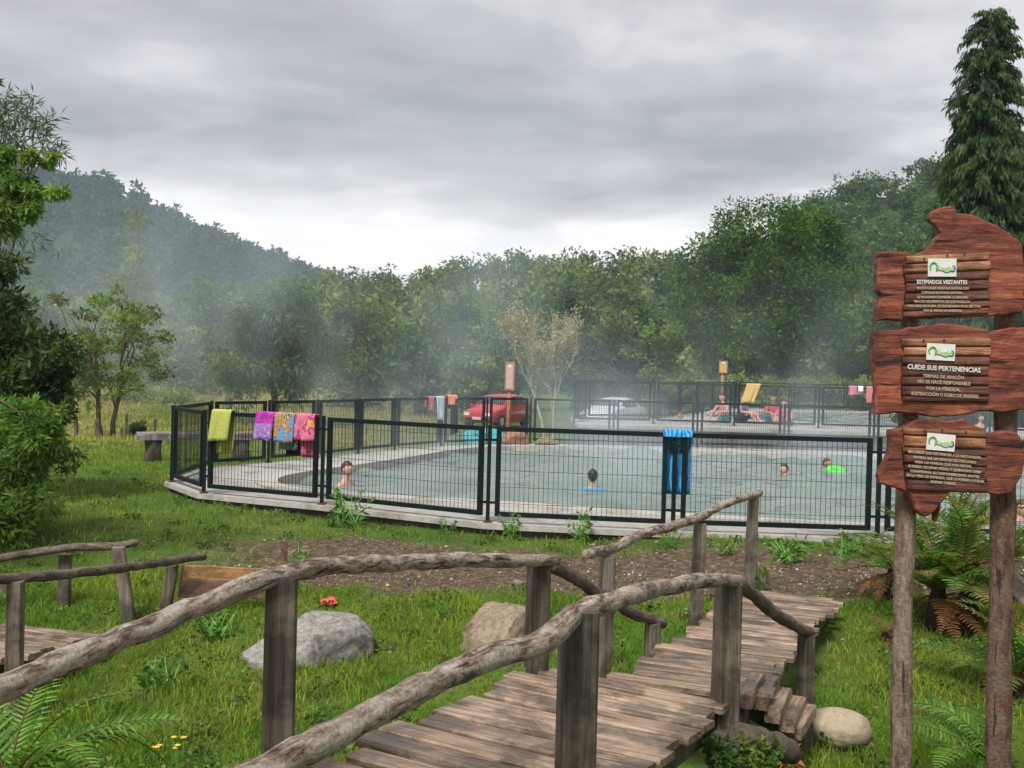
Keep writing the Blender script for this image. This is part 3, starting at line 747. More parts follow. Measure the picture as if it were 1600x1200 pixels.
def sign(outline, seed, plq, nsl, tilt, logo, rows_w, rows, nails):
    bo = slab_from_px(sg, 'sign_board', outline, SY, 0.05, M['sign_red'], seed=seed)
    x0, x1, y0, y1 = plq; rr = random.Random(seed); ws_ = np.cumsum([0] + [rr.uniform(0.7, 1.35) for _ in range(nsl)]); ys_ = [float(y0 + (y1 - y0) * q / ws_[-1]) for q in ws_]
    for k in range(nsl):
        ya, yb = ys_[k], ys_[k + 1]; b = MB(); h = (yb - ya - 0.8) * PXM
        xa = x0 + rr.uniform(-4, 3); xb = x1 + rr.uniform(-3, 1)
        v0 = 0; ym = (ya + yb) / 2; ns = 7; S = 9
        for s_ in range(S):
            xx = xa + (xb - xa) * s_ / (S - 1); c = Vector(at(xx, ym - tilt * (xx - (x0 + x1) / 2), SY))
            for q in range(ns):
                a = PI * q / (ns - 1); j = rr.uniform(-0.0008, 0.0008)
                b.v.append(c + Vector((0, -0.0085 * math.sin(a) ** 0.6 - 0.005 + (0.006 if q in (0, ns - 1) else 0) + j, math.cos(a) * h / 2)))
        for s_ in range(S - 1):
            for q in range(ns - 1): b.f.append([s_ * ns + q, s_ * ns + q + 1, (s_ + 1) * ns + q + 1, (s_ + 1) * ns + q])
        b.f.append(list(range(ns))); b.f.append([(S - 1) * ns + q for q in reversed(range(ns))])
        o = b.build('slat', M['slat_tan'] if k < 2 else M['slat_brown'], bo, True)
    lx, ly, lw, lh = logo
    b = MB(); c = Vector(at(lx, ly, SY - 0.020)); tx = Vector((math.cos(tilt - 0.026), 0, math.sin(tilt - 0.026))); tz = Vector((-tx.z, 0, tx.x))
    b.box(c, (lw * PXM, 0.004, lh * PXM), tx, (0, 1, 0), tz); b.build('logo_plate', M['white'], bo)
    def P(u, v): return c + tx * (u * lw * PXM / 2) + tz * (v * lh * PXM / 2) + Vector((0, -0.0035, 0))
    b = MB(); b.tube([P(-0.62 + 0.25 * math.cos(a), 0.05 + 0.52 * math.sin(a)) for a in np.linspace(-0.6, 3.9, 12)], [0.0016 + 0.0028 * math.sin(t) for t in np.linspace(0.2, 3.0, 12)], 5)
    b.build('logo_swirl', M['logo_green'], bo, True)
    b = MB(); b.tube([P(-0.45 + 1.15 * t, -0.42 + 0.14 * math.sin(t * 7)) for t in np.linspace(0, 1, 14)], 0.0016, 5)
    b.tube([P(0.72 + 0.16 * math.cos(a), -0.10 + 0.34 * math.sin(a)) for a in np.linspace(-2.4, 1.6, 9)], [0.001 + 0.0022 * math.sin(t) for t in np.linspace(0.3, 3.0, 9)], 5)
    b.build('logo_wave', M['logo_blue'], bo, True)
    lettering(bo, [('Rincón', lx + 5, ly + 1.5, 8.5, lw * 0.60)], SY - 0.0235, M['logo_lime'], tilt)
    if rows_w: lettering(bo, rows_w, SY - 0.0175, M['white'], tilt)
    lettering(bo, rows, SY - 0.0175, M['ivory'], tilt)
    b = MB()
    for x, y in nails:
        p = Vector(at(x, y, SY - 0.017)); b.tube([p, p + Vector((0, -0.003, 0))], 0.0042, 8)
    b.build('nail_heads', M['nail'], bo)
sign([(1372, 394), (1392, 392), (1418, 393), (1428, 399), (1450, 390), (1469, 366), (1466, 352), (1454, 341), (1456, 331), (1470, 324), (1490, 320), (1497, 333), (1520, 335), (1534, 342), (1560, 352), (1597, 380), (1602, 430), (1600, 488), (1560, 492), (1500, 496), (1440, 497), (1415, 501), (1368, 501), (1372, 478), (1378, 462), (1371, 452), (1373, 420)],
     3, (1412, 1545, 397, 494), 7, 0.045, (1472, 418, 44, 28), [('ESTIMADOS VISITANTES', 1472, 441, 6.8, 78)],
     [('EN ESTE LUGAR NUESTRAS DUCHAS SON', 1473, 450.5, 4, 80), ('CUIDADAS EN FORMA NATURAL', 1472, 457.5, 4, 64), ('LE ROGAMOS ELIMINAR LA BASURA', 1473, 464.5, 4, 79),
      ('EN LOS RECIPIENTES DE SUS PASILLOS', 1472, 471.5, 4, 86), ('Y EN CASO DE DUDA, SE ENCARGARA EN EL SECTOR', 1474, 478.5, 4, 116), ('POR EL MEDIO DE GERENCIA', 1473, 485.5, 4, 60)],
     [(1444, 404), (1480, 399), (1507, 396)])
sign([(1366, 518), (1385, 515), (1402, 516), (1420, 511), (1450, 508), (1478, 505), (1500, 508), (1542, 514), (1548, 520), (1575, 513), (1602, 511), (1604, 560), (1602, 640), (1570, 645), (1530, 643), (1495, 650), (1465, 652), (1430, 646), (1400, 645), (1368, 648), (1370, 610), (1366, 570)],
     5, (1408, 1545, 528, 628), 7, 0.0, (1470, 550, 44, 26), [('CUIDE SUS PERTENENCIAS', 1475, 576, 8.2, 114)],
     [('TERMAS DE RINCÓN', 1474, 589, 5.6, 64), ('NO SE HACE RESPONSABLE', 1475, 598, 5.6, 82), ('POR LA PÉRDIDA,', 1474, 608, 5.6, 53), ('SUSTRACCIÓN O ROBO DE ENSERES.', 1477, 617.5, 5.6, 106)],
     [(1475, 531.5), (1443, 532)])
sign([(1392, 672), (1410, 668), (1432, 656), (1455, 655), (1480, 658), (1505, 654), (1518, 662), (1541, 672), (1545, 678), (1570, 673), (1590, 676), (1600, 690), (1604, 715), (1598, 742), (1582, 770), (1560, 774), (1540, 770), (1505, 768), (1484, 770), (1470, 788), (1460, 801), (1445, 808), (1430, 796), (1424, 776), (1408, 765), (1376, 755), (1374, 742), (1384, 722), (1392, 700)],
     8, (1412, 1540, 670, 769), 7, -0.035, (1470, 691, 44, 26), [],
     [('RECUERDE QUE PERTENECER A LA NATURALEZA', 1476, 710.5, 4.4, 114), ('ENTERO SEA UN ESPACIO DE DESCANSO', 1476, 718.5, 4.4, 98), ('PARA LAS FAMILIAS QUE NOS VISITAN,', 1474, 725.5, 4.4, 88),
      ('SI DESEA OCUPAR MESAS Y QUINCHOS DEBE', 1476, 733, 4.4, 114), ('CONFIRMAR SU DISPONIBILIDAD ANTES', 1476, 740.5, 4.4, 108), ('EN LA MESA DE ENTRADA, QUE LE PUEDEN AYUDAR', 1477, 747.5, 4.4, 122), ('BUENAS TARDES.', 1474, 754.5, 4.4, 40)],
     [(1445, 673), (1472, 672), (1509, 675)])
b = MB(); b.tube([Vector(at(1462, 788, SY + 0.03)), Vector(at(1460, 812, SY + 0.07))], [0.02, 0.012], 7); b.build('splinter', M['sign_red'], sg)

# ------------------------------------------------------------------ rocks
def rock(name, c, dims, seed, mat, label, cuts=9, rough=0.10, rz=0.0, power=0.8, boxy=1.0):
    bm = bmesh.new(); bmesh.ops.create_icosphere(bm, subdivisions=5, radius=1.0)
    rr = random.Random(seed); pl = []
    for k in range(cuts):
        v = Vector((rr.gauss(0, 1), rr.gauss(0, 1), rr.gauss(0, 0.8))).normalized(); pl.append((v, rr.uniform(0.60, 0.84)))
    off = Vector((seed * 3.1, seed * 1.7, 0.3))
    for v in bm.verts:
        p = v.co.copy()
        if boxy != 1.0: p = Vector([math.copysign(abs(q) ** boxy, q) for q in p]) * 0.86
        for nv, d in pl:
            k = p.dot(nv) - d
            if k > 0: p -= nv * k * power
        nz = mnoise.fractal(p * 1.6 + off, 0.9, 2.1, 6); rg = abs(mnoise.fractal(p * 3.7 + off, 1.0, 2.0, 4))
        p *= 1 + rough * nz - rough * 0.7 * rg
        v.co = Vector((p.x * dims[0], p.y * dims[1], p.z * dims[2]))
    me = bpy.data.meshes.new(name); bm.to_mesh(me); bm.free()
    me.polygons.foreach_set('use_smooth', [True] * len(me.polygons))
    try: me.set_sharp_from_angle(angle=math.radians(38))
    except Exception: pass
    o = link(name, me, mat); o.location = Vector(c); o.rotation_euler = (0, 0, rz)
    return tag(o, label, 'rock')
c = zray(478, 1000, 7.9); rock('boulder', (c.x, c.y + 0.1, c.z - 0.15), (0.60, 0.44, 0.38), 4, M['stone'], 'large grey angular boulder lying in the grass behind the bridge post', 13, 0.07, 0.25, 0.97, 0.75)
c = zray(782, 990, 8.1); rock('boulder', (c.x + 0.0, c.y, c.z - 0.11), (0.42, 0.40, 0.37), 9, M['stone_warm'], 'craggy tan boulder in the grass beside the deck of the footbridge', 12, 0.11, 0.9, 0.95, 0.8)
c = zray(1309, 1130, 6.5); rock('stone', (c.x, c.y, c.z - 0.03), (0.215, 0.18, 0.12), 2, M['stone_cream'], 'smooth cream rounded stone in the grass beside the timber treads', 3, 0.03, -0.2, 0.4)
c = zray(805, 690, 25.9); rock('boulder', (c.x, c.y, 0.10), (0.34, 0.28, 0.26), 6, M['stone_red'], 'reddish-brown boulder at the far edge of the lower pool', 6, 0.08)
c = zray(853, 694, 25.9); rock('stone', (c.x, c.y, 0.08), (0.34, 0.25, 0.12), 13, M['stone_warm'], 'low pinkish stone lying beside the reddish-brown boulder at the pool edge', 6, 0.08)
for k, (px, py, s, lab) in enumerate(((808, 908, 0.055, 'small tan stone on the bare path behind the bridge post'), (925, 870, 0.04, 'tiny grey stone on the path near the fence'))):
    c = onz(px, py, -0.27); rock('stone', (c[0], c[1], float(G(c[0], c[1])) + s * 0.4), (s, s * 0.8, s * 0.75), 20 + k, M['stone_warm'], lab, 4, 0.05)
# mossy log below the deck
lg = empty('mossy_log', (1.25, 5.2, -0.45), 'mossy old log lying in the ditch under the footbridge deck', 'log')
branch(lg, 'log_body', [zray(1120, 1172, 5.1), zray(1165, 1158, 5.25), zray(1205, 1164, 5.4), zray(1240, 1178, 5.5)], [0.085, 0.085, 0.075, 0.05], M['bark'], 14, 5, 0.012)
MOSS_AT = [zray(1125, 1158, 5.05), zray(1150, 1150, 5.15), zray(1175, 1152, 5.2), zray(1200, 1160, 5.3), zray(1160, 1175, 5.1), zray(1130, 1180, 5.0), zray(1190, 1180, 5.2)]
sr = zray(515, 931, 9.4)
b = MB(); rr = random.Random(3); n = 16
for k in range(n):
    a = 2 * PI * k / n; q = rr.uniform(0.5, 1.1); b.v.append(Vector((sr.x + 0.10 * q * math.cos(a), sr.y + 0.11 * q * math.sin(a), float(G(sr.x, sr.y)) + 0.012 + rr.uniform(0, 0.012))))
for k in range(n):
    a = 2 * PI * k / n + 0.1; b.v.append(Vector((sr.x + 0.05 * math.cos(a), sr.y + 0.05 * math.sin(a), float(G(sr.x, sr.y)) + 0.035 + rr.uniform(0, 0.03))))
for k in range(n): j = (k + 1) % n; b.f.append([k, j, n + j, n + k])
b.f.append([n + k for k in range(n)])
m = Mat('red_plastic', 0.45); m.color(m.ramp(m.noise(m.coord(), 25, 3), [(0.35, (0.55, 0.04, 0.05)), (0.65, (0.78, 0.12, 0.10))])); M['litter'] = m.m
tag(b.build('crumpled_wrapper', M['litter']), 'crumpled red plastic wrapper lying on the bare path', 'litter')

# ------------------------------------------------------------------ bench and field fence posts on the left
bz = float(G(-7, 21.5)); b0 = zray(214, 681, 21.6); b1 = zray(405, 671, 22.6)
bn = empty('log_bench', ((b0.x + b1.x) / 2, 22, bz), 'thick grey plank bench on stump legs outside the fence', 'bench')
hh = 0.34
def blk(root, name, A, B_, wy, wz, mat):
    A, B_ = Vector(A), Vector(B_); l = (B_ - A).length; me = prism_plank(name, l, wy, wz, 0.03); me.materials.append(mat)
    o = bpy.data.objects.new(name, me); COL.objects.link(o); o.parent = root; o.location = (A + B_) / 2 - origin(root)
    o.rotation_euler = (0, 0, math.atan2(B_.y - A.y, B_.x - A.x)); return o
sA = Vector((b0.x, b0.y, b0.z)); sB = Vector((b1.x, b1.y, b0.z))
blk(bn, 'seat', sA, sB, 0.42, 0.15, M['bench'])
for t in (0.13, 0.85):
    c = sA.lerp(sB, t); b = MB(); b.tube([Vector((c.x, c.y, bz - 0.1)), Vector((c.x, c.y, (bz + c.z) / 2)), Vector((c.x, c.y, c.z - 0.07))], [0.20, 0.17, 0.18], 10, True, 0.06)
    b.build('leg', M['post'], bn, True)
for k, (px, top, Y, lab) in enumerate(((121, 655, 33, 'short dark field fence post closest to the leafy bush'), (153, 655, 33, 'thick dark field fence post just left of the twin-trunked tree'),
                                  (198, 647, 33.5, 'thin field fence post just right of the twin-trunked tree'), (241, 655, 34, 'thin leaning field fence post above the bench'), (187, 668, 33, 'lowest thin field fence post right of the twin trunks'))):
    t = zray(px, top, Y); g = float(G(t.x, t.y)); e_ = empty('field_post', (t.x, t.y, g), lab, 'fence post', 'posts of the field fence')
    w_ = (0.11, 0.15, 0.09, 0.08, 0.06)[k]
    sq_post(e_, t.x, t.y, g - 0.2, t.z, w_, M['post'], (0.03 * (k - 2), 0), 0.3 * k, 'shaft')
    b = MB(); b.tube([Vector((t.x + 0.03 * (k - 2), t.y - w_ * 0.6, t.z - 0.15)), Vector((t.x + 0.03 * (k - 2), t.y + w_ * 0.6, t.z - 0.15))], 0.012, 6); b.build('staple', M['nail'], e_)

# small boards on posts behind the pool
def post_sign(px, y0, y1, wpx, Y, label, mats, roof=False):
    a = zray(px, y0, Y); c_ = zray(px, y1, Y); g = float(G(a.x, Y)); r_ = empty('post_sign', (a.x, Y, g), label, 'sign')
    w_ = wpx * Y / F
    b = MB(); b.tube([Vector((a.x, Y + 0.06, g - 0.2)), Vector((a.x, Y + 0.06, a.z))], [0.075, 0.06], 9, True, 0.03); b.build('post', mats[0], r_, True)
    b = MB(); b.box((a.x, Y - 0.03, (a.z + c_.z) / 2), (w_, 0.05, a.z - c_.z)); bo = b.build('signboard', mats[0], r_)
    b = MB(); b.box((a.x, Y - 0.062, (a.z + c_.z) / 2 - 0.02), (w_ * 0.72, 0.012, (a.z - c_.z) * 0.84)); b.build('notice', mats[1], bo)
    b = MB(); b.box((a.x, Y - 0.072, a.z - 0.14 * (a.z - c_.z) / 0.9), (w_ * 0.36, 0.008, 0.09)); b.build('logo_plate', M['white'], bo)
M['sign_orange'] = plain('sign_orange_wood', (0.40, 0.17, 0.09), 0.7, 0.25, 6, 0.1); M['notice'] = plain('notice_wood', (0.52, 0.36, 0.30), 0.7, 0.2, 14, 0)
post_sign(797, 565, 610, 15, 33, 'tall narrow orange wooden signboard on a post behind the red car side of the pool', (M['sign_orange'], M['notice']))
post_sign(1130, 564, 583, 13, 47, 'small square orange signboard on a post beyond the upper pool', (M['sign_orange'], M['cloth_yellow']))

# ------------------------------------------------------------------ cloths hung on the fences
def pattern(name, base, f):
    m = Mat(name, 0.9, 0.1); c = m.coord('Generated'); m.color(f(m, c)); 
    m.bump(m.noise(m.coord(), 60, 3), 0.3, 0.004); return m.m
M['tw_lime'] = plain('towel_lime', (0.40, 0.43, 0.10), 0.95, 0.15, 30, 0.4)
def f_purple(m, c):
    n_ = m.noise(c, 9, 3, 0.5, 1.5); a = m.ramp(n_, [(0.40, (0.11, 0.05, 0.36)), (0.48, (0.62, 0.55, 0.62)), (0.52, (0.16, 0.07, 0.42)), (0.60, (0.45, 0.10, 0.42))])
    s = m.n('ShaderNodeSeparateXYZ'); m.l(c, s.inputs[0])
    return m.mix(m.ramp(s.outputs[2], [(0.60, 0.0), (0.62, 1.0)]), a, m.ramp(m.noise(c, 5, 3), [(0.4, (0.30, 0.03, 0.30)), (0.6, (0.50, 0.06, 0.38))]))
M['tw_purple'] = pattern('towel_purple', None, f_purple)
def f_blue(m, c):
    n_ = m.noise(m.coord('Generated', (1, 1, 1), (2.3, 0, 0.6)), 3.4, 2, 0.4, 0.8)
    return m.ramp(n_, [(0.36, (0.10, 0.30, 0.62)), (0.47, (0.13, 0.38, 0.72)), (0.49, (0.02, 0.02, 0.04)), (0.515, (0.50, 0.19, 0.03)), (0.60, (0.58, 0.27, 0.05)), (0.63, (0.03, 0.03, 0.05)), (0.68, (0.3, 0.5, 0.75))])
M['tw_blue'] = pattern('towel_blue', None, f_blue)
def f_pink(m, c):
    n_ = m.noise(m.coord('Generated', (1, 1, 1), (0.2, 0, 0.3)), 2.6, 2, 0.4, 0.6)
    return m.ramp(n_, [(0.36, (0.55, 0.13, 0.21)), (0.46, (0.60, 0.22, 0.28)), (0.50, (0.44, 0.03, 0.15)), (0.58, (0.50, 0.08, 0.19)), (0.62, (0.60, 0.38, 0.09)), (0.7, (0.58, 0.24, 0.08))])
M['tw_pink'] = pattern('towel_pink', None, f_pink)
def f_aqua(m, c):
    wv = m.n('ShaderNodeTexWave'); wv.inputs['Scale'].default_value = 2.2; wv.inputs['Distortion'].default_value = 9.0; m.l(m.coord('Generated'), wv.inputs[0])
    return m.ramp(wv.outputs[0], [(0.1, (0.02, 0.15, 0.42)), (0.6, (0.03, 0.26, 0.56)), (0.97, (0.10, 0.42, 0.68))])
M['tw_aqua'] = pattern('towel_aqua', None, f_aqua)

def cloth(name, A, B_, zr, fr, bk, mat, label, group, th=0.034, shear=0.0, seed=0, cat='towel', hem=True, wav=0.020):
    """towel folded over a rail: A,B_ plan ends on the rail (A left seen from the camera), zr rail top, fr/bk drops"""
    rr = random.Random(seed); A = Vector(A); B_ = Vector(B_); d = (B_ - A); W_ = d.length; d /= W_; nr = Vector((d.y, -d.x))   # towards the camera
    prof = []
    for k in range(9): prof.append((th + 0.008, -fr + fr * k / 8, 1 - k / 8))
    for a in np.linspace(0.3, PI - 0.3, 5): prof.append(((th + 0.006) * math.cos(a), 0.012 + 0.012 * math.sin(a), 0))
    for k in range(9): prof.append((-(th + 0.008), -bk * k / 8, k / 8))
    NU = 12; ph = [rr.uniform(0, 6.28) for _ in range(4)]; v = []; f_ = []
    for i, (o, z, t) in enumerate(prof):
        for k in range(NU + 1):
            u = k / NU; x = (u - 0.5) * (1 - 0.06 * t) * W_ + W_ / 2 + shear * (z if o > 0 else z * 0.4)
            wv = wav * t * (math.sin(u * 9 + ph[0] + t) + 0.6 * math.sin(u * 17 + ph[1]))
            oo = o + (wv + 0.01 * t if o > 0 else -wv - 0.01 * t); p = A + d * x + nr * oo
            v.append((p.x, p.y, zr + z + 0.02 * t * math.sin(u * 4 + ph[2]) * min(1, fr)))
    m_ = NU + 1
    for i in range(len(prof) - 1):
        for k in range(NU): f_.append([i * m_ + k, i * m_ + k + 1, (i + 1) * m_ + k + 1, (i + 1) * m_ + k])
    base = Vector(((A.x + B_.x) / 2, (A.y + B_.y) / 2, zr)); me = bpy.data.meshes.new(name)
    me.from_pydata([tuple(Vector(q) - base) for q in v], [], f_); me.polygons.foreach_set('use_smooth', [True] * len(me.polygons)); me.update()
    o = link(name, me, mat); o.location = base; s_ = o.modifiers.new('thick', 'SOLIDIFY'); s_.thickness = 0.012; s_.offset = 1
    return tag(o, label, cat, group)
def rail_pt(pts, px):
    """plan point on a fence line seen at pixel column px"""
    best = None
    for a, c_ in zip(pts[:-1], pts[1:]):
        pa = 800 + F * a.x / a.y; pc = 800 + F * c_.x / c_.y
        if min(pa, pc) - 1 <= px <= max(pa, pc) + 1:
            k = (px - 800) / F; d = c_ - a; t = (k * a.y - a.x) / (d.x - k * d.y); return a + d * t
    return Vector(fx(px, pts[0].y))
TZ = FZ + FH
P0 = front[:-1]
cloth('towel', rail_pt(P0, 336), rail_pt(P0, 366), TZ, 0.40, 0.58, M['tw_lime'], 'plain lime-green towel hung over the near fence by the corner post', 'towels on the near fence', shear=0.14, seed=1)
cloth('towel', rail_pt(P0, 405), rail_pt(P0, 433), TZ, 0.35, 0.34, M['tw_purple'], 'purple flowered towel on the near fence, first of three bright ones', 'towels on the near fence', shear=0.10, seed=2)
cloth('towel', rail_pt(P0, 434), rail_pt(P0, 465), TZ, 0.36, 0.46, M['tw_blue'], 'blue and orange patterned towel between the purple and pink towels', 'towels on the near fence', shear=0.04, seed=3)
cloth('towel', rail_pt(P0, 466), rail_pt(P0, 497), TZ, 0.32, 0.54, M['tw_pink'], 'pink and orange towel on the near fence beside the second post', 'towels on the near fence', shear=0.03, seed=4)
a_, c_ = rail_pt(P0, 444), rail_pt(P0, 470); nr_ = Vector((0.25, 0.97)) * 0.055
cloth('dark_cloth', a_ + nr_, c_ + nr_, TZ - 0.02, 0.02, 0.52, M['cloth_dark'], 'dark cloth hanging inside the fence below the blue and orange towel', None, cat='cloth', seed=5)
a_, c_ = rail_pt(P0, 1038), rail_pt(P0, 1084)
cloth('towel', a_, c_, TZ + 0.0, 0.05, 0.72, M['tw_aqua'], 'bright blue towel hung over the fence post behind the sloping handrail', 'towels on the near fence', seed=6, wav=0.02)
LB = left_ + back_
cloth('towel', rail_pt(LB, 668), rail_pt(LB, 677), TZ, 0.30, 0.2, M['cloth_pink'], 'small pink towel on the far fence, first of the three hung there', 'towels on the far fence', seed=7)
cloth('towel', rail_pt(LB, 680), rail_pt(LB, 692), TZ, 0.52, 0.3, M['cloth_pale'], 'pale blue towel on the far fence between the pink and orange ones', 'towels on the far fence', seed=8, shear=-0.08)
cloth('towel', rail_pt(LB, 698), rail_pt(LB, 713), TZ + 0.03, 0.20, 0.3, M['cloth_orange'], 'orange towel heaped on the far fence above dark trousers', 'towels on the far fence', seed=9, th=0.05)
q_ = Vector((0, -0.03))
cloth('dark_trousers', rail_pt(LB, 703) + q_, rail_pt(LB, 715) + q_, TZ - 0.05, 0.80, 0.2, M['cloth_dark'], 'dark trousers hanging on the far fence below the orange towel', None, seed=10, cat='trousers')
UZT = UZ + 0.08 + FH
cloth('towel', rail_pt(A_, 1166), rail_pt(A_, 1188), UZT, 0.50, 0.3, M['cloth_yellow'], 'yellow towel slung askew over the upper fence behind the bathers', 'towels on the upper fence', seed=11, shear=0.34)
cloth('towel', rail_pt(A_, 1326), rail_pt(A_, 1338), UZT + 0.01, 0.22, 0.2, M['cloth_pink'], 'small pink towel on the upper fence, left of the white one', 'towels on the upper fence', seed=12)
cloth('towel', rail_pt(A_, 1340), rail_pt(A_, 1348), UZT + 0.01, 0.12, 0.2, M['cloth_white'], 'small white towel on the upper fence between two pink ones', 'towels on the upper fence', seed=13)
cloth('towel', rail_pt(A_, 1353), rail_pt(A_, 1368), UZT + 0.01, 0.42, 0.3, M['cloth_pink'], 'longest pink towel on the upper fence right beside the notice boards', 'towels on the upper fence', seed=14)

# ------------------------------------------------------------------ people
def skin_mesh(verts, edges, rads, root=0, lev=1):
    me = bpy.data.meshes.new('tmp'); me.from_pydata([tuple(v) for v in verts], edges, [])
    o = bpy.data.objects.new('tmp', me); COL.objects.link(o)
    md = o.modifiers.new('s', 'SKIN'); md.use_smooth_shade = True; md.branch_smoothing = 0.4
    sv = me.skin_vertices[0].data
    for i, r_ in enumerate(rads): sv[i].radius = (r_, r_) if not isinstance(r_, tuple) else r_
    sv[root].use_root = True
    if lev: sd_ = o.modifiers.new('d', 'SUBSURF'); sd_.levels = lev; sd_.render_levels = lev
    dg = bpy.context.evaluated_depsgraph_get(); m2 = bpy.data.meshes.new_from_object(o.evaluated_get(dg))
    bpy.data.objects.remove(o); bpy.data.meshes.remove(me)
    return m2
def head_into(bm, c, yaw, s=1.0, tilt=0.0):
    """sculpted head: skull, brow, nose, chin, ears; faces -Y before yaw"""
    st_ = len(bm.verts); r = bmesh.ops.create_icosphere(bm, subdivisions=4, radius=1.0)
    mat = Matrix.Translation(c) @ Matrix.Rotation(yaw, 4, 'Z') @ Matrix.Rotation(tilt, 4, 'X')
    for v in r['verts']:
        x, y, z = v.co
        X, Y_, Z = x * 0.076, y * 0.096, z * 0.118
        if z < 0: X *= 1 - 0.28 * (-z) ** 1.5; Y_ *= 1 - 0.12 * (-z)
        if y < 0:
            fr = (-y)
            Y_ -= 0.024 * math.exp(-((x / 0.16) ** 2 + ((z + 0.12) / 0.22) ** 2)) * fr        # nose
            Y_ -= 0.007 * math.exp(-((x / 0.55) ** 2 + ((z - 0.18) / 0.10) ** 2)) * fr        # brow
            Y_ += 0.010 * math.exp(-(((abs(x) - 0.36) / 0.16) ** 2 + ((z - 0.03) / 0.10) ** 2)) * fr   # eye sockets
            Y_ -= 0.010 * math.exp(-((x / 0.3) ** 2 + ((z + 0.82) / 0.18) ** 2))               # chin
            Y_ -= 0.006 * math.exp(-((x / 0.26) ** 2 + ((z + 0.48) / 0.07) ** 2)) * fr         # lips
        v.co = mat @ Vector((X * s, Y_ * s, Z * s))
    for sx in (-1, 1):
        r = bmesh.ops.create_icosphere(bm, subdivisions=2, radius=1.0)
        for v in r['verts']:
            x, y, z = v.co; v.co = mat @ Vector(((0.077 * sx + x * 0.010) * s, (0.012 + y * 0.018) * s, (-0.005 + z * 0.030) * s))
    return mat
def hair_mesh(mat, s, length, seed):
    bm = bmesh.new(); r = bmesh.ops.create_icosphere(bm, subdivisions=4, radius=1.0); rr = random.Random(seed)
    dele = []
    for v in bm.verts:
        x, y, z = v.co
        line = 0.42 if y < -0.2 else (0.42 - (y + 0.2) * 1.15)
        if z < max(line, -length): dele.append(v)
        k = 1.09 + 0.03 * mnoise.noise(Vector((x * 4 + seed, y * 4, z * 4)))
        v.co = mat @ Vector((x * 0.078 * k * s, y * 0.097 * k * s + 0.002, z * 0.119 * k * s))
    bmesh.ops.delete(bm, geom=dele, context='VERTS')
    bmesh.ops.solidify(bm, geom=bm.faces[:], thickness=0.012 * s)
    me = bpy.data.meshes.new('hair'); bm.to_mesh(me); bm.free(); me.polygons.foreach_set('use_smooth', [True] * len(me.polygons)); return me
def person(loc, J, E, RD, headc, yaw, skin, hair, hairlen, label, group, clothes=(), s=1.0, tilt=0.0, vox=0.012, lev=1):
    """J joints (local, m), E bones, RD radii; one continuous body fused with the sculpted head"""
    loc = Vector(loc); m2 = skin_mesh(J, E, RD, 0, lev)
    bm = bmesh.new(); bm.from_mesh(m2); bpy.data.meshes.remove(m2); bmesh.ops.recalc_face_normals(bm, faces=bm.faces)
    mat = head_into(bm, Vector(headc), yaw, s, tilt)
    me = bpy.data.meshes.new('person'); bm.to_mesh(me); bm.free()
    o = bpy.data.objects.new('person', me); COL.objects.link(o); o.location = loc
    rm = o.modifiers.new('fuse', 'REMESH'); rm.mode = 'VOXEL'; rm.voxel_size = vox; rm.use_smooth_shade = True
    me2 = bpy.data.meshes.new_from_object(o.evaluated_get(bpy.context.evaluated_depsgraph_get())); o.modifiers.clear(); o.data = me2
    me2.materials.clear(); me2.materials.append(skin)
    tag(o, label, 'person', group)
    h = link('hair', hair_mesh(mat, s, hairlen, int(loc.x * 10) % 7), hair, o)
    for sx in (-1, 1):
        b = MB(); p = mat @ Vector((0.028 * sx * s, -0.088 * s, 0.004 * s)); b.tube([p, p + (mat.to_3x3() @ Vector((0, -0.006, 0)))], 0.009 * s, 8)
        link('eye', b.mesh('eye'), M['eye'], o)
    for nm, cj, ce, cr_, cm in clothes:
        m3 = skin_mesh(cj, ce, cr_, 0, 2); m3.materials.clear(); c = link(nm, m3, cm, o)
    return o
def bather(px, py, Y, zw, up_, yaw, skin, hair, label, shirt=None, hairlen=0.35, s=1.0, group='bathers in the lower pool', tilt=0.0):
    """someone standing in the water: up_ = height of the chin above the water"""
    p = zray(px, py, Y)
    def T(x, y, z): return Vector((x, y, z))
    ch = up_; J = [T(0, 0, ch - 0.62), T(0, 0, ch - 0.40), T(0, 0.0, ch - 0.20), T(0, 0.01, ch - 0.07), T(0, 0.0, ch + 0.04), T(0.16, 0.01, ch - 0.135), T(-0.16, 0.01, ch - 0.135),
                   T(0.23, -0.02, ch - 0.40), T(-0.23, -0.02, ch - 0.40), T(0.20, -0.18, ch - 0.52), T(-0.20, -0.18, ch - 0.52)]
    J = [j * s for j in J]; E = [(0, 1), (1, 2), (2, 3), (3, 4), (2, 5), (2, 6), (5, 7), (6, 8), (7, 9), (8, 10)]
    RD = [r_ * s for r_ in (0.13, 0.14, 0.13, 0.058, 0.058, 0.068, 0.068, 0.045, 0.045, 0.035, 0.035)]
    cl = []
    if shirt: cl = [('swim_shirt', [j * 1.0 for j in (J[0], J[1], J[2], T(0, 0.01, ch - 0.09) * s, J[5], J[6], J[7], J[8])], [(0, 1), (1, 2), (2, 3), (2, 4), (2, 5), (4, 6), (5, 7)],
                     [r_ * s * 1.10 for r_ in (0.13, 0.14, 0.13, 0.064, 0.070, 0.070, 0.052, 0.052)], shirt)]
    o = person((p.x, p.y, zw), J, E, RD, (T(0, -0.015, ch + 0.105)) * s, 0.0, skin, hair, hairlen, label, group, cl, s, tilt)
    o.rotation_euler = (0, 0, yaw); return o
WZ = -0.09
bather(541, 740, 16.6, WZ, 0.18, 1.1, M['skin'], M['hair_brown'], 'bare-shouldered dark-haired man in the water near the towels on the fence')
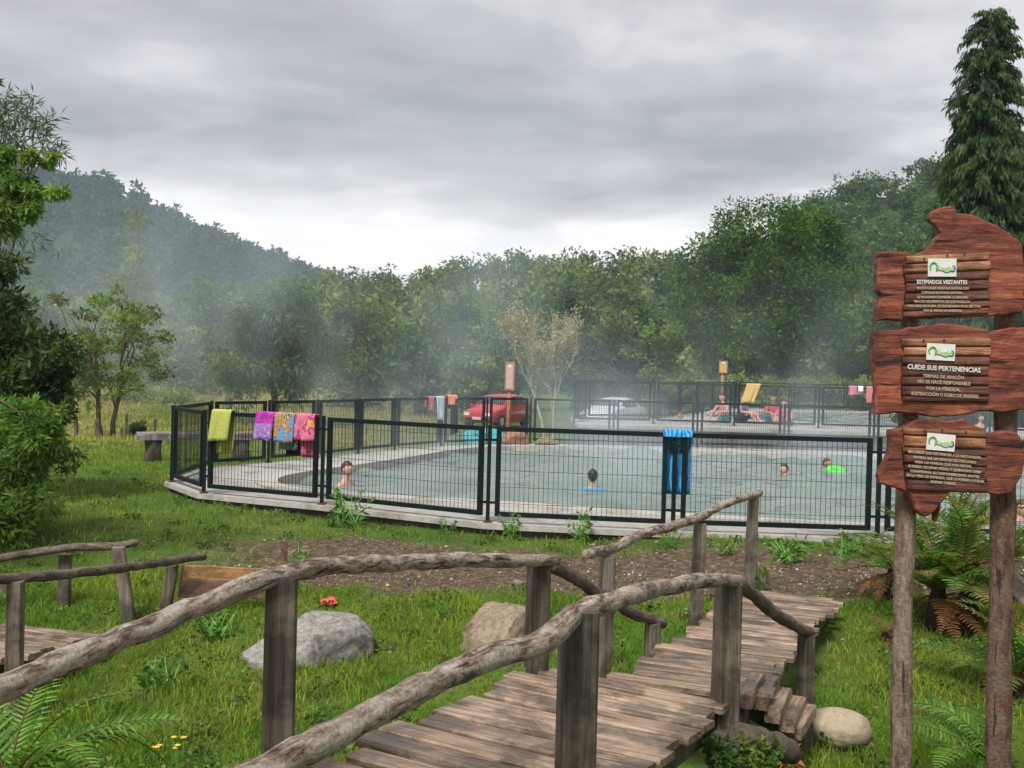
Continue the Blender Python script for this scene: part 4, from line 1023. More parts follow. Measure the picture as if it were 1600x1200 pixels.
bather(926, 752, 16.6, WZ, 0.19, PI, M['skin_tan'], M['hair_black'], 'dark-haired child in a blue top seen from behind in mid-pool', M['cloth_blue'], 0.8, 0.92)
bather(1226, 732, 20.9, WZ, 0.00, -1.2, M['skin'], M['hair_brown'], 'brown-haired bather whose head alone shows, left of the green float', None, 0.3, 0.9)
bather(1291, 722, 22.4, WZ, 0.02, 0.9, M['skin_tan'], M['hair_brown'], 'dark-haired swimmer close beside the bright green float', None, 0.5, 0.9)
bather(1504, 800, 13.75, WZ, 0.16, -0.5, M['skin'], M['hair_brown'], 'bare-shouldered bather seen between the sign posts under the lowest board')
bather(1537, 815, 13.35, WZ, 0.10, 2.6, M['skin_tan'], M['hair_black'], 'black-haired bather seen from behind just left of the thick sign post', None, 0.8)
bather(1596, 800, 14.2, WZ, 0.12, 0.3, M['skin'], M['hair_brown'], 'bather at the right picture edge, right of the thick sign post')
UWZ = UZ - 0.10
bather(1037, 655, 33.2, UWZ, 0.10, 0.4, M['skin_tan'], M['hair_red'], 'auburn-haired bather low in the upper pool, left one of a pair', None, 0.9, 1.0, 'bathers in the upper pool')
bather(1063, 656, 33.0, UWZ, 0.06, -0.6, M['skin_tan'], M['hair_red'], 'auburn-haired bather low in the upper pool, right one of a pair', None, 0.9, 1.1, 'bathers in the upper pool')
bather(1532, 668, 33.0, UWZ, 0.25, 0.2, M['skin'], M['hair_brown'], 'pale bather in the upper pool seen between the middle and lowest boards', None, 0.4, 1.0, 'bathers in the upper pool')

def hand(J, E, RD, wrist, d, side, k):
    """palm and five fingers from joint index wrist, along d"""
    d = d.normalized(); w_ = J[wrist]; palm = w_ + d * 0.055; J.append(palm); E.append((wrist, len(J) - 1)); RD.append((0.030)); pi_ = len(J) - 1
    for q, (o, l_) in enumerate(((-0.030, 0.065), (-0.011, 0.078), (0.010, 0.074), (0.029, 0.058))):
        a = palm + side * o + d * 0.045; b_ = a + d * l_ + Vector((0, 0, -0.018))
        J.append(a); RD.append(0.014); E.append((pi_, len(J) - 1)); J.append(b_); RD.append(0.013); E.append((len(J) - 2, len(J) - 1))
    th_ = w_ + d * 0.03 - side * 0.045; J.append(th_); RD.append(0.015); E.append((pi_, len(J) - 1)); J.append(th_ + d * 0.04); RD.append(0.013); E.append((len(J) - 2, len(J) - 1))
def sitter(px, Y, yaw, skin, hair, label, top=None, shorts=None, lean=0.1, z=UZ, hl=0.5, headyaw=0.0):
    p = zray(px, 640, Y); cy_, sy_ = math.cos(yaw), math.sin(yaw)
    def T(x, y, zz): return Vector((x * cy_ - y * sy_, x * sy_ + y * cy_, zz))
    J = [T(0, 0, 0.11), T(0, 0.0 - lean * 0.3, 0.30), T(0, -lean * 0.8, 0.50), T(0, -lean, 0.585), T(0, -lean - 0.01, 0.66), T(0.165, -lean * 0.8, 0.54), T(-0.165, -lean * 0.8, 0.54),
         T(0.24, -0.10 - lean, 0.33), T(-0.24, -0.10 - lean, 0.33), T(0.17, -0.32 - lean, 0.33), T(-0.17, -0.32 - lean, 0.33),
         T(0.095, -0.03, 0.095), T(-0.095, -0.03, 0.095), T(0.16, -0.38, 0.34), T(-0.16, -0.36, 0.36), T(0.12, -0.58, 0.05), T(-0.12, -0.58, 0.05), T(0.13, -0.76, 0.035), T(-0.13, -0.76, 0.035)]
    E = [(0, 1), (1, 2), (2, 3), (3, 4), (2, 5), (2, 6), (5, 7), (6, 8), (7, 9), (8, 10), (0, 11), (0, 12), (11, 13), (12, 14), (13, 15), (14, 16), (15, 17), (16, 18)]
    RD = [0.13, 0.125, 0.13, 0.056, 0.056, 0.064, 0.064, 0.043, 0.043, 0.030, 0.030, 0.092, 0.092, 0.060, 0.060, 0.042, 0.042, 0.034, 0.034]
    base = list(J)
    hand(J, E, RD, 9, T(-0.05, -0.3, -0.1), T(1, 0, 0), 0); hand(J, E, RD, 10, T(0.05, -0.3, -0.1), T(-1, 0, 0), 0)
    cl = []
    if top: cl.append(('top', [base[i] for i in (0, 1, 2, 3, 5, 6, 7, 8)], [(0, 1), (1, 2), (2, 3), (2, 4), (2, 5), (4, 6), (5, 7)], [0.138, 0.136, 0.142, 0.062, 0.074, 0.074, 0.056, 0.056], top))
    if shorts: cl.append(('shorts', [base[0], base[11], base[12], base[11].lerp(base[13], 0.75), base[12].lerp(base[14], 0.75)], [(0, 1), (0, 2), (1, 3), (2, 4)], [0.142, 0.104, 0.104, 0.085, 0.085], shorts))
    return person((p.x, p.y, z), J, E, RD, T(0, -lean - 0.025, 0.745), yaw + headyaw, skin, hair, hl, label, 'people sitting on the upper deck', cl, 1.0, 0.1, 0.010)
sitter(1133, 30.6, -0.9, M['skin'], M['hair_black'], 'bare-backed person sitting on the upper deck, dark hair, turned away', None, M['cloth_teal'], 0.12)
sitter(1157, 30.8, 0.9, M['skin'], M['hair_brown'], 'person in a grey top sitting on the upper deck beside the yellow towel', M['cloth_grey'], M['cloth_dark'], 0.05)
sitter(1206, 31.0, 0.1, M['skin_tan'], M['hair_black'], 'person in a red top and teal shorts sitting on the upper deck', M['cloth_red'], M['cloth_teal'], 0.06)
sitter(1228, 30.2, -0.5, M['skin'], M['hair_brown'], 'person in red crouching behind the lower mesh fence post, rightmost on the upper deck', M['cloth_pink'], M['cloth_red'], 0.2, UZ - 0.12)

# floats
def lathe(b, c, prof, n=20):
    k = len(b.v)
    for r_, z in prof:
        for q in range(n): a = 2 * PI * q / n; b.v.append(Vector((c[0] + r_ * math.cos(a), c[1] + r_ * math.sin(a), c[2] + z)))
    for i in range(len(prof) - 1):
        for q in range(n): q2 = (q + 1) % n; b.f.append([k + i * n + q, k + i * n + q2, k + (i + 1) * n + q2, k + (i + 1) * n + q])
def ring_float(px, py, Y, z, R_, r_, tiltx, mat, label):
    p = zray(px, py, Y); e_ = empty('swim_ring', (p.x, p.y, z), label, 'swim ring'); b = MB(); n, m_ = 28, 12; rot = Matrix.Rotation(tiltx, 3, 'X')
    for i in range(n):
        for j in range(m_):
            a, c = 2 * PI * i / n, 2 * PI * j / m_; rr_ = r_ * (1 + 0.04 * math.cos(a * 9))
            b.v.append(Vector((p.x, p.y, z)) + rot @ Vector(((R_ + rr_ * math.cos(c)) * math.cos(a), (R_ + rr_ * math.cos(c)) * math.sin(a), rr_ * math.sin(c))))
    for i in range(n):
        for j in range(m_): i2, j2 = (i + 1) % n, (j + 1) % m_; b.f.append([i * m_ + j, i2 * m_ + j, i2 * m_ + j2, i * m_ + j2])
    b.build('tube', mat, e_, True)
    b = MB(); q = Vector((p.x, p.y, z)) + rot @ Vector((R_ * 0.7, -R_ * 0.7, r_)); b.tube([q, q + rot @ Vector((0, 0, 0.03))], 0.012, 8); b.build('valve', M['white'], e_)
ring_float(1306, 726, 21.6, -0.09, 0.13, 0.085, 0.35, M['float_green'], 'bright green swim ring floating at the far right of the lower pool')
ring_float(757, 664, 27.6, float(G(-0.7, 27.6)) + 0.52, 0.42, 0.17, 0.25, M['float_teal'], 'teal inflatable ring resting beyond the far fence below the red car')
tz_ = float(G(-0.7, 27.6)) + 0.12; tp = zray(757, 664, 27.6)
ts = empty('low_stand', (tp.x, 27.6, tz_), 'low wooden stand under the teal inflatable ring', 'stand')
b = MB(); b.box((tp.x, 27.65, tz_ + 0.17), (0.7, 0.6, 0.06)); b.build('top', M['board_brown'], ts)
for sx in (-0.28, 0.28):
    for sy in (-0.22, 0.22):
        b = MB(); b.box((tp.x + sx, 27.65 + sy, tz_ + 0.04), (0.07, 0.07, 0.22)); b.build('leg', M['board_brown'], ts)

# ------------------------------------------------------------------ parked cars
def carpaint(name, col):
    m = Mat(name, 0.28, 0.5); m.color(m.ramp(m.noise(m.coord(), 2, 3), [(0.3, tuple(c * 0.92 for c in col)), (0.7, col)])); m.b.inputs['Coat Weight'].default_value = 0.6; return m.m
M['car_red'] = carpaint('car_red', (0.50, 0.02, 0.03)); M['car_white'] = carpaint('car_white', (0.75, 0.76, 0.77))
m = Mat('car_glass', 0.08, 0.6); m.color((0.03, 0.04, 0.045)); M['glass'] = m.m
M['tyre'] = plain('tyre', (0.02, 0.02, 0.02), 0.85, 0.2, 20, 0.1); M['rim_metal'] = plain('wheel_rim', (0.45, 0.46, 0.47), 0.35, 0.1, 10, 0); M['lamp'] = plain('lamp_glass', (0.75, 0.74, 0.70), 0.15, 0.1, 10, 0)
M['tail'] = plain('tail_lamp', (0.4, 0.02, 0.02), 0.25, 0.1, 10, 0); M['black_trim'] = plain('black_trim', (0.02, 0.02, 0.02), 0.6, 0.1, 10, 0)
def car(loc, rz, paint, label, hatch):
    r_ = empty('parked_car', loc, label, 'car', 'cars parked behind the pools'); r_.rotation_euler = (0, 0, rz)
    Lh = 2.0 if hatch else 2.2
    # stations along x (front negative): x, sill z, belt z, roof z, half width belt, half width roof
    if hatch: S = [(-2.0, 0.32, 0.60, 0.62, 0.62, 0.5), (-1.85, 0.24, 0.72, 0.74, 0.78, 0.66), (-1.1, 0.22, 0.86, 0.90, 0.83, 0.70), (-0.85, 0.22, 0.90, 0.98, 0.84, 0.70), (-0.25, 0.22, 0.93, 1.40, 0.84, 0.60),
                   (0.5, 0.22, 0.95, 1.46, 0.84, 0.60), (1.3, 0.22, 0.97, 1.40, 0.83, 0.58), (1.75, 0.24, 0.96, 1.05, 0.80, 0.60), (1.95, 0.32, 0.80, 0.86, 0.70, 0.58)]
    else: S = [(-2.2, 0.32, 0.58, 0.60, 0.64, 0.5), (-2.05, 0.24, 0.70, 0.72, 0.80, 0.66), (-1.2, 0.22, 0.85, 0.88, 0.85, 0.72), (-0.9, 0.22, 0.89, 0.95, 0.86, 0.72), (-0.25, 0.22, 0.92, 1.36, 0.86, 0.60),
               (0.5, 0.22, 0.94, 1.42, 0.86, 0.60), (1.1, 0.22, 0.96, 1.34, 0.85, 0.58), (1.6, 0.22, 0.96, 1.02, 0.84, 0.66), (2.1, 0.24, 0.92, 0.95, 0.80, 0.68), (2.25, 0.34, 0.78, 0.80, 0.68, 0.6)]
    v = []; f_ = []
    for x, a, bz_, t, wb, wr in S:
        v += [(x, -wb * 0.94, a), (x, -wb, (a + bz_) / 2), (x, -wb * 0.97, bz_), (x, -wr, t - 0.02 if t - bz_ > 0.1 else t), (x, -wr * 0.55, t + 0.02), (x, wr * 0.55, t + 0.02), (x, wr, t - 0.02 if t - bz_ > 0.1 else t), (x, wb * 0.97, bz_), (x, wb, (a + bz_) / 2), (x, wb * 0.94, a)]
    n = 10
    for i in range(len(S) - 1):
        for k in range(n): k2 = (k + 1) % n; f_.append([i * n + k, (i + 1) * n + k, (i + 1) * n + k2, i * n + k2])
    f_.append(list(range(n))); f_.append([(len(S) - 1) * n + k for k in reversed(range(n))])
    me = bpy.data.meshes.new('body'); me.from_pydata(v, [], f_)
    bm = bmesh.new(); bm.from_mesh(me); bmesh.ops.recalc_face_normals(bm, faces=bm.faces); bm.to_mesh(me); bm.free()
    me.polygons.foreach_set('use_smooth', [True] * len(me.polygons))
    bo = link('body', me, paint, r_); bv = bo.modifiers.new('b', 'BEVEL'); bv.width = 0.05; bv.segments = 2; bv.limit_method = 'ANGLE'
    def quad(nm, P, mat, off, par=None):
        b = MB(); P = [Vector(p) for p in P]; nn = (P[1] - P[0]).cross(P[2] - P[0]).normalized() * off
        b.v = [p + nn for p in P] + [p - nn * 0.5 for p in P]; b.f = [[0, 1, 2, 3], [7, 6, 5, 4]] + [[i, 4 + i, 4 + (i + 1) % 4, (i + 1) % 4] for i in range(4)]
        return link(nm, b.mesh(nm), mat, par or r_)
    def on(i0, k, u, vv):     # point on the skin between stations i0,i0+1 and rows k,k+1
        A, B_, C_, D_ = (Vector(v[i0 * n + k]), Vector(v[(i0 + 1) * n + k]), Vector(v[(i0 + 1) * n + k + 1]), Vector(v[i0 * n + k + 1]))
        return (A.lerp(B_, u)).lerp(D_.lerp(C_, u), vv)
    quad('windscreen', [on(3, 3, 0.12, 0.1), on(3, 3, 0.9, 0.1), on(3, 5, 0.9, 0.9), on(3, 5, 0.12, 0.9)], M['glass'], 0.03)
    ib = 6
    quad('rear_window', [on(ib, 3, 0.12, 0.1), on(ib, 3, 0.85, 0.1), on(ib, 5, 0.85, 0.9), on(ib, 5, 0.12, 0.9)], M['glass'], 0.03)
    for k in (2, 6):
        for i0, u0, u1 in ((4, 0.02, 0.95), (5, 0.06, 0.92)):
            lo, hi = (0.1, 0.85) if k == 2 else (0.9, 0.15)
            quad('side_window', [on(i0, k, u0, lo), on(i0, k, u1, lo), on(i0, k, u1, hi), on(i0, k, u0, hi)], M['glass'], 0.02 if k == 2 else -0.02)
        quad('side_window', [on(3, k, 0.35, 0.12 if k == 2 else 0.88), on(3, k, 0.97, 0.1 if k == 2 else 0.9), on(3, k, 0.97, 0.85 if k == 2 else 0.15), on(3, k, 0.6, 0.6 if k == 2 else 0.4)], M['glass'], 0.02 if k == 2 else -0.02)
    x0 = S[0][0]; x1 = S[-1][0]
    for sy in (-1, 1):
        b = MB(); b.box((x0 + 0.06, 0.50 * sy, 0.62), (0.16, 0.26, 0.13)); o = link('headlight', b.mesh('headlight'), M['lamp'], r_)
        b = MB(); b.box((x1 - 0.05, 0.54 * sy, 0.72), (0.14, 0.22, 0.14)); link('tail_lamp', b.mesh('tail_lamp'), M['tail'], r_)
        b = MB(); b.box((-0.72, 0.93 * sy, 0.97), (0.10, 0.16, 0.11)); link('mirror', b.mesh('mirror'), paint, r_)
        for x in (x0 + 0.72, x1 - 0.75):
            b = MB(); b.tube([(x, 0.86 * sy, 0.31), (x, 0.80 * sy, 0.31), (x, 0.64 * sy, 0.31)], [0.29, 0.31, 0.31], 20); wh = link('wheel', b.mesh('wheel'), M['tyre'], r_)
            b = MB(); b.tube([(x, 0.875 * sy, 0.31), (x, 0.84 * sy, 0.31)], [0.16, 0.20], 14); link('rim', b.mesh('rim'), M['rim_metal'], wh)
    b = MB(); b.box((x0 + 0.02, 0, 0.40), (0.10, 1.15, 0.16)); link('bumper', b.mesh('bumper'), M['black_trim'], r_)
    b = MB(); b.box((x0 - 0.04, 0, 0.44), (0.03, 0.42, 0.11)); link('number_plate', b.mesh('number_plate'), M['white'], r_)
    return r_
cp = zray(778, 650, 47.0); car((cp.x, 47.0, float(G(cp.x, 47)) + 0.0), math.radians(64), M['car_red'], 'red hatchback parked behind the far fence by the tall signboard', True)
cp = zray(958, 640, 52.0); car((cp.x, 52.0, float(G(cp.x, 52.0)) + 0.0), math.radians(58), M['car_white'], 'white saloon car parked beyond the upper terrace', False)

# ------------------------------------------------------------------ vegetation
def unit(v): return v / np.maximum(1e-9, np.linalg.norm(v, axis=-1, keepdims=True))
def cards(C, D, L_, W_, rg, fold=0.25):
    """leaf-shaped quads: C base points, D long axes, L_ lengths, W_ widths"""
    n = len(C); s = unit(np.cross(D, rg.normal(size=(n, 3)))); up_ = np.cross(s, D)
    L_ = np.asarray(L_)[:, None] if np.ndim(L_) else L_; W_ = np.asarray(W_)[:, None] if np.ndim(W_) else W_
    mid = C + D * L_ * 0.45
    V = np.stack([C, mid + s * W_ * 0.5 + up_ * W_ * fold, C + D * L_, mid - s * W_ * 0.5 + up_ * W_ * fold], 1)
    return V.reshape(-1, 3)
def quads(n): return np.arange(n * 4, dtype=np.int32).reshape(n, 4)
def clump_leaves(cl, per, L_, rg, cols, droop=0.25, asp=0.42, flat=0.75, var=0.22, out_=0.7):
    """cl: (n,4) clump centres + radii; cols: list of base colours; returns verts and tints"""
    n = len(cl); tot = n * per; ci = np.repeat(np.arange(n), per)
    u = unit(rg.normal(size=(tot, 3))); r_ = rg.uniform(0, 1, tot) ** 0.45
    off = u * (r_ * cl[ci, 3])[:, None]; off[:, 2] *= flat
    C = cl[ci, :3] + off
    D = unit(u * out_ + rg.normal(size=(tot, 3)) * 0.6 + np.array([0, 0, -droop]))
    LL = L_ * rg.uniform(0.6, 1.35, tot); V = cards(C, D, LL, LL * asp, rg)
    cols = np.array(cols); base = cols[rg.integers(0, len(cols), n)] * rg.uniform(1 - var, 1 + var, n)[:, None]
    T = base[ci] * rg.uniform(0.8, 1.25, tot)[:, None]
    return V, np.repeat(T, 4, 0)
def crown_clumps(c, rx, ry, rz, n, rad, rg, lump=0.22, hollow=0.45, low=0.0):
    u = unit(rg.normal(size=(n, 3))); k = rg.uniform(hollow ** 3, 1, n) ** (1 / 3)
    ph = rg.uniform(0, 6.28, 3); th = np.arctan2(u[:, 1], u[:, 0])
    lp = 1 + lump * (np.sin(3 * th + ph[0]) * 0.5 + np.sin(5 * u[:, 2] * 2 + 2 * th + ph[1]) * 0.5)
    P = u * (k * lp)[:, None] * np.array([rx, ry, rz])
    if low: P[:, :2] *= (1 + low * (-P[:, 2:3] / rz))
    return np.concatenate([P + np.array(c), rad * rg.uniform(0.6, 1.3, n)[:, None]], 1)
def leaf_obj(name, V, T, parent=None, mat=None, loc=None):
    off = np.array(origin(parent)) if parent is not None else np.array(loc if loc is not None else (0, 0, 0))
    o = link(name, np_mesh(name, V - off, quads(len(V) // 4), T), mat or M['leaf'], parent)
    if parent is None and loc is not None: o.location = loc
    return o
def limbs(root, base, top, r0, targets, mat, rr, twins=None, name='trunk', maxn=26):
    b = MB(); base = Vector(base); top = Vector(top); pts = []; n = 7
    for i in range(n): t = i / (n - 1); pts.append(base.lerp(top, t) + Vector((rr.uniform(-1, 1), rr.uniform(-1, 1), 0)) * r0 * 0.7 * (0 < i))
    b.tube(pts, [r0 * (1.25 if i == 0 else 1) * (1 - 0.75 * i / (n - 1)) for i in range(n)], 9, True, 0.06)
    for tgt in targets[:maxn]:
        tg = Vector(tgt); t = rr.uniform(0.25, 0.85); s = base.lerp(top, t)
        if tg.z < s.z - 0.3 * (top.z - base.z): s = base.lerp(top, max(0.2, t - 0.3))
        m_ = s.lerp(tg, 0.5) + Vector((rr.uniform(-1, 1), rr.uniform(-1, 1), rr.uniform(0.0, 1.0))) * (tg - s).length * 0.12
        k = r0 * (1 - 0.75 * t) * 0.6; b.tube([s, s.lerp(m_, 0.5) + Vector((0, 0, 0.02)), m_, tg], [k, k * 0.75, k * 0.5, k * 0.15], 6, False)
    return b.build(name, mat, root, True)
def tree(name, label, px, ytop, ybot, hw, Y, cols, n=46, per=130, leaf=0.22, seed=1, cat='tree', trunk=True, twin=False, droop=0.25, asp=0.42, lump=0.25, low=0.0, mat=None, rad=None, flat=0.75, group=None, base_dx=0.0, bark_='bark', hollow=0.45, r0=None):
    rg = np.random.default_rng(seed); rr = random.Random(seed)
    T_ = at(px, ytop, Y); B_ = at(px, ybot, Y); g = float(G(T_[0], Y)); rx = hw * Y / F; rz = (T_[2] - B_[2]) / 2; c = (T_[0], Y, (T_[2] + B_[2]) / 2)
    e_ = empty(name, (T_[0] + base_dx, Y, g), label, cat, group)
    rad = rad or rx * 0.30
    cl = crown_clumps(c, max(rx - rad * 0.6, 0.1), max(rx * 0.9 - rad * 0.6, 0.1), max(rz - rad * 0.5, 0.1), n, rad, rg, lump, hollow, low)
    V, T = clump_leaves(cl, per, leaf, rg, cols, droop, asp, flat)
    leaf_obj('crown', V, T, e_, mat)
    if trunk:
        r0 = r0 or max(0.05, 0.03 * (T_[2] - g)); order = list(range(n)); rr.shuffle(order)
        top = (c[0], Y, c[2] + rz * 0.35)
        if twin:
            for s_ in (-1, 1):
                sub = [tuple(cl[q, :3]) for q in order if (cl[q, 0] - c[0]) * s_ > 0][:12]
                limbs(e_, (c[0] + s_ * r0 * 1.7, Y + 0.1 * s_, g - 0.1), (c[0] + s_ * rx * 0.25, Y, c[2] + rz * 0.3), r0, sub, M[bark_], rr)
        else:
            limbs(e_, (c[0] + base_dx, Y, g - 0.1), top, r0, [tuple(cl[q, :3]) for q in order], M[bark_], rr)
    return e_
DK = [(0.030, 0.060, 0.016), (0.042, 0.082, 0.020), (0.055, 0.10, 0.024)]
MD = [(0.05, 0.095, 0.022), (0.07, 0.125, 0.03), (0.09, 0.14, 0.04)]
LT = [(0.10, 0.17, 0.035), (0.135, 0.20, 0.04), (0.16, 0.21, 0.055)]
OL = [(0.075, 0.10, 0.035), (0.10, 0.125, 0.045), (0.12, 0.135, 0.06)]
GB = [(0.05, 0.095, 0.055), (0.065, 0.115, 0.065), (0.08, 0.12, 0.07)]
tree('broadleaf_tree', 'huge dense dark-green broadleaf tree behind the upper pool', 1205, 285, 612, 158, 60, [(0.030, 0.068, 0.010), (0.042, 0.090, 0.013), (0.058, 0.115, 0.016), (0.085, 0.15, 0.022)], 280, 160, 0.25, 31, low=0.10, lump=0.10, rad=1.0, r0=0.38, hollow=0.4)
tree('twin_trunk_tree', 'small spreading tree with two dark trunks in the field', 172, 448, 640, 102, 35, OL + LT + [(0.15, 0.20, 0.06)], 92, 62, 0.16, 32, twin=True, flat=0.4, lump=0.25, rad=0.36, r0=0.09, hollow=0.3)
tree('feathery_tree', 'broad feathery grey-green tree in the steam behind the towels', 430, 432, 640, 118, 45, GB + OL, 90, 170, 0.34, 33, droop=0.75, asp=0.16, lump=0.35, rad=0.75, low=0.25)
tree('wispy_tree', 'tall thin yellowish tree rising through the steam at left', 205, 312, 640, 44, 62, OL + LT, 120, 55, 0.30, 34, droop=0.3, asp=0.25, lump=0.35, rad=0.5, hollow=0.05)
tree('olive_tree', 'olive-green tree just right of the feathery tree', 560, 455, 650, 75, 62, OL + MD, 60, 120, 0.30, 35, rad=0.9)
tree('dark_tree', 'dark round tree above the trousers on the far fence', 655, 500, 645, 58, 55, DK + GB, 52, 120, 0.26, 36)
tree('light_tree', 'light yellow-green tree left of the tall narrow signboard', 738, 525, 650, 46, 52, LT + MD, 46, 110, 0.24, 37)
tree('slender_tree', 'slender mid-green tree standing behind the tall narrow signboard', 800, 470, 650, 48, 66, MD + GB, 50, 110, 0.28, 38)
tree('bluish_tree', 'bluish-green tall tree just behind the bare pale tree', 902, 428, 640, 52, 68, GB + DK, 60, 120, 0.28, 39)
tree('grey_tree', 'grey-green shaggy tree between the pale tree and the white car', 955, 492, 640, 58, 56, OL + GB, 60, 130, 0.24, 40, lump=0.35)
tree('bright_tree', 'bright yellow-green young tree left of the huge dark tree', 1032, 488, 625, 42, 55, LT + MD, 46, 120, 0.22, 41, lump=0.35)
tree('round_tree', 'round mid-green tree right of the huge dark tree behind the notice boards', 1350, 485, 612, 52, 66, MD + LT, 60, 120, 0.28, 42)
tree('pale_green_tree', 'pale green tree at the far end of the field left of the feathery tree', 290, 500, 625, 70, 75, LT + OL, 52, 110, 0.34, 43, flat=0.5)
tree('low_tree', 'low leafy tree at the field edge behind the twin-trunked tree', 100, 470, 630, 66, 70, OL + MD, 50, 110, 0.34, 44)
tree('field_tree', 'dark tree at the left field edge half hidden by the leafy bush', 20, 420, 640, 66, 66, MD + DK, 50, 110, 0.34, 45)
tree('tall_hazy_tree', 'tall hazy grey-green tree right behind the wispy tree', 330, 420, 620, 60, 85, GB + MD, 54, 110, 0.38, 46)
tree('dense_tree', 'dense dark tree at the forest edge above the red car', 715, 455, 640, 64, 80, DK + MD, 60, 120, 0.34, 47)
tree('edge_tree', 'broad mid-green tree at the forest edge above the white car', 1000, 470, 625, 50, 78, MD + DK, 56, 120, 0.34, 48)
tree('hedge_tree', 'leafy tree behind the notice boards under the conifer', 1430, 380, 620, 80, 62, MD + DK, 70, 130, 0.30, 49)
tree('hidden_tree', 'dark leafy tree low behind the thick sign post', 1575, 400, 640, 85, 55, DK + MD, 70, 130, 0.28, 50)
SHL = ['yellow-green shrub behind the upper fence, first of the row from the bright young tree', 'yellow-green shrub just left of the small square signboard', 'yellow-green shrub behind the yellow towel on the upper fence', 'yellow-green shrub right behind the person in the red top', 'yellow-green shrub midway between the red-topped person and the pink towels', 'wide yellow-green shrub just left of the small pink towel', 'yellow-green shrub behind the longest pink towel, last of the row']
for k, (px, hw, yt) in enumerate(((1050, 30, 590), (1092, 30, 586), (1150, 36, 584), (1200, 30, 590), (1248, 34, 586), (1300, 34, 584), (1345, 30, 588))):
    tree('shrub', SHL[k], px, yt, 640, hw, 50, LT + [(0.17, 0.20, 0.04)], 26, 100, 0.16, 60 + k, 'shrub', r0=0.04, group='shrubs behind the upper pool')
for k, (px, yt, hw, Y, lab) in enumerate(((205, 600, 40, 62, 'low pale shrub at the far end of the field, left one'), (275, 603, 36, 60, 'low pale shrub at the far end of the field, right one'), (215, 655, 15, 34, 'small dark shrub by the field fence above the bench'))):
    tree('field_shrub', lab, px, yt, 690 if k == 2 else 632, hw, Y, LT if k < 2 else DK, 20, 80, 0.2 if k < 2 else 0.1, 70 + k, 'shrub', r0=0.03)

cl = np.array([[p.x, p.y, p.z - 0.03, 0.075] for p in MOSS_AT]); Vm, Tm = clump_leaves(cl, 260, 0.03, np.random.default_rng(9), [(0.08, 0.14, 0.02), (0.12, 0.17, 0.03), (0.05, 0.10, 0.02)], 0.1, 0.6, 0.6)
leaf_obj('moss', Vm, Tm, lg)
# weeping conifers at the right
def conifer(name, label, px, ytop, Y, hw, cols, seed, tiers=46, nb=11, ytip=640):
    rg = np.random.default_rng(seed); T_ = at(px, ytop, Y); x0 = T_[0]; g = float(G(x0, Y)); H_ = T_[2] - g
    e_ = empty(name, (x0, Y, g), label, 'conifer'); b = MB(); b.tube([(x0, Y, g - 0.1), (x0 + 0.05, Y, g + H_ * 0.5), (x0, Y, T_[2] - 0.1)], [0.32, 0.18, 0.03], 10, True, 0.05)
    V = []; T = []; cols = np.array(cols); Rm = hw * Y / F
    for i in range(tiers):
        t = (i + 0.5) / tiers; z = T_[2] - 0.15 - (H_ - 0.8) * t ** 1.05; rad = Rm * (0.20 + 0.80 * t ** 0.75) * rg.uniform(0.85, 1.12)
        for k in range(int(nb * (0.55 + 0.9 * t))):
            a = rg.uniform(0, 2 * PI); r_ = rad * rg.choice([0.7, 0.85, 1.0, 1.12]) * rg.uniform(0.85, 1.1); n = int(75 + 125 * t)
            s = rg.uniform(0.1, 1, n) ** 0.6; dirv_ = np.array([math.cos(a), math.sin(a), 0])
            P = np.array([x0, Y, z]) + dirv_ * (r_ * s)[:, None]; P[:, 2] += 0.16 * r_ * np.sin(s * 2.4) - 0.30 * r_ * s ** 2
            P += rg.normal(size=(n, 3)) * np.array([0.09, 0.09, 0.07]) * (0.5 + t); 
            D = unit(dirv_ * 0.35 + np.array([0, 0, -1.0]) + rg.normal(size=(n, 3)) * 0.28)
            LL = rg.uniform(0.16, 0.42, n) * (0.7 + 0.4 * t); V.append(cards(P, D, LL, LL * 0.24, rg))
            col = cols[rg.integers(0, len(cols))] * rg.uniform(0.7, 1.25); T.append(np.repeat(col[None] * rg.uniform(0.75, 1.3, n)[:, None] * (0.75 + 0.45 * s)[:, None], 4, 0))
            if k % 2 == 0:
                e1 = np.array([x0, Y, z]); e2 = e1 + dirv_ * r_ * 0.5 + np.array([0, 0, 0.06 * r_]); e3 = e1 + dirv_ * r_ * 0.9 + np.array([0, 0, -0.15 * r_]); b.tube([e1, e2, e3], [0.035, 0.02, 0.006], 5, False)
    b.build('trunk', M['bark'], e_, True); leaf_obj('crown', np.concatenate(V), np.concatenate(T), e_)
CF = [(0.022, 0.048, 0.016), (0.032, 0.062, 0.018), (0.048, 0.08, 0.022)]
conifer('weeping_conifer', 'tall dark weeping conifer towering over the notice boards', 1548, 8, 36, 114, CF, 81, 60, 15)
conifer('weeping_conifer', 'second dark conifer cut by the right picture edge behind the first', 1640, 60, 42, 95, CF, 82, 36, 9)

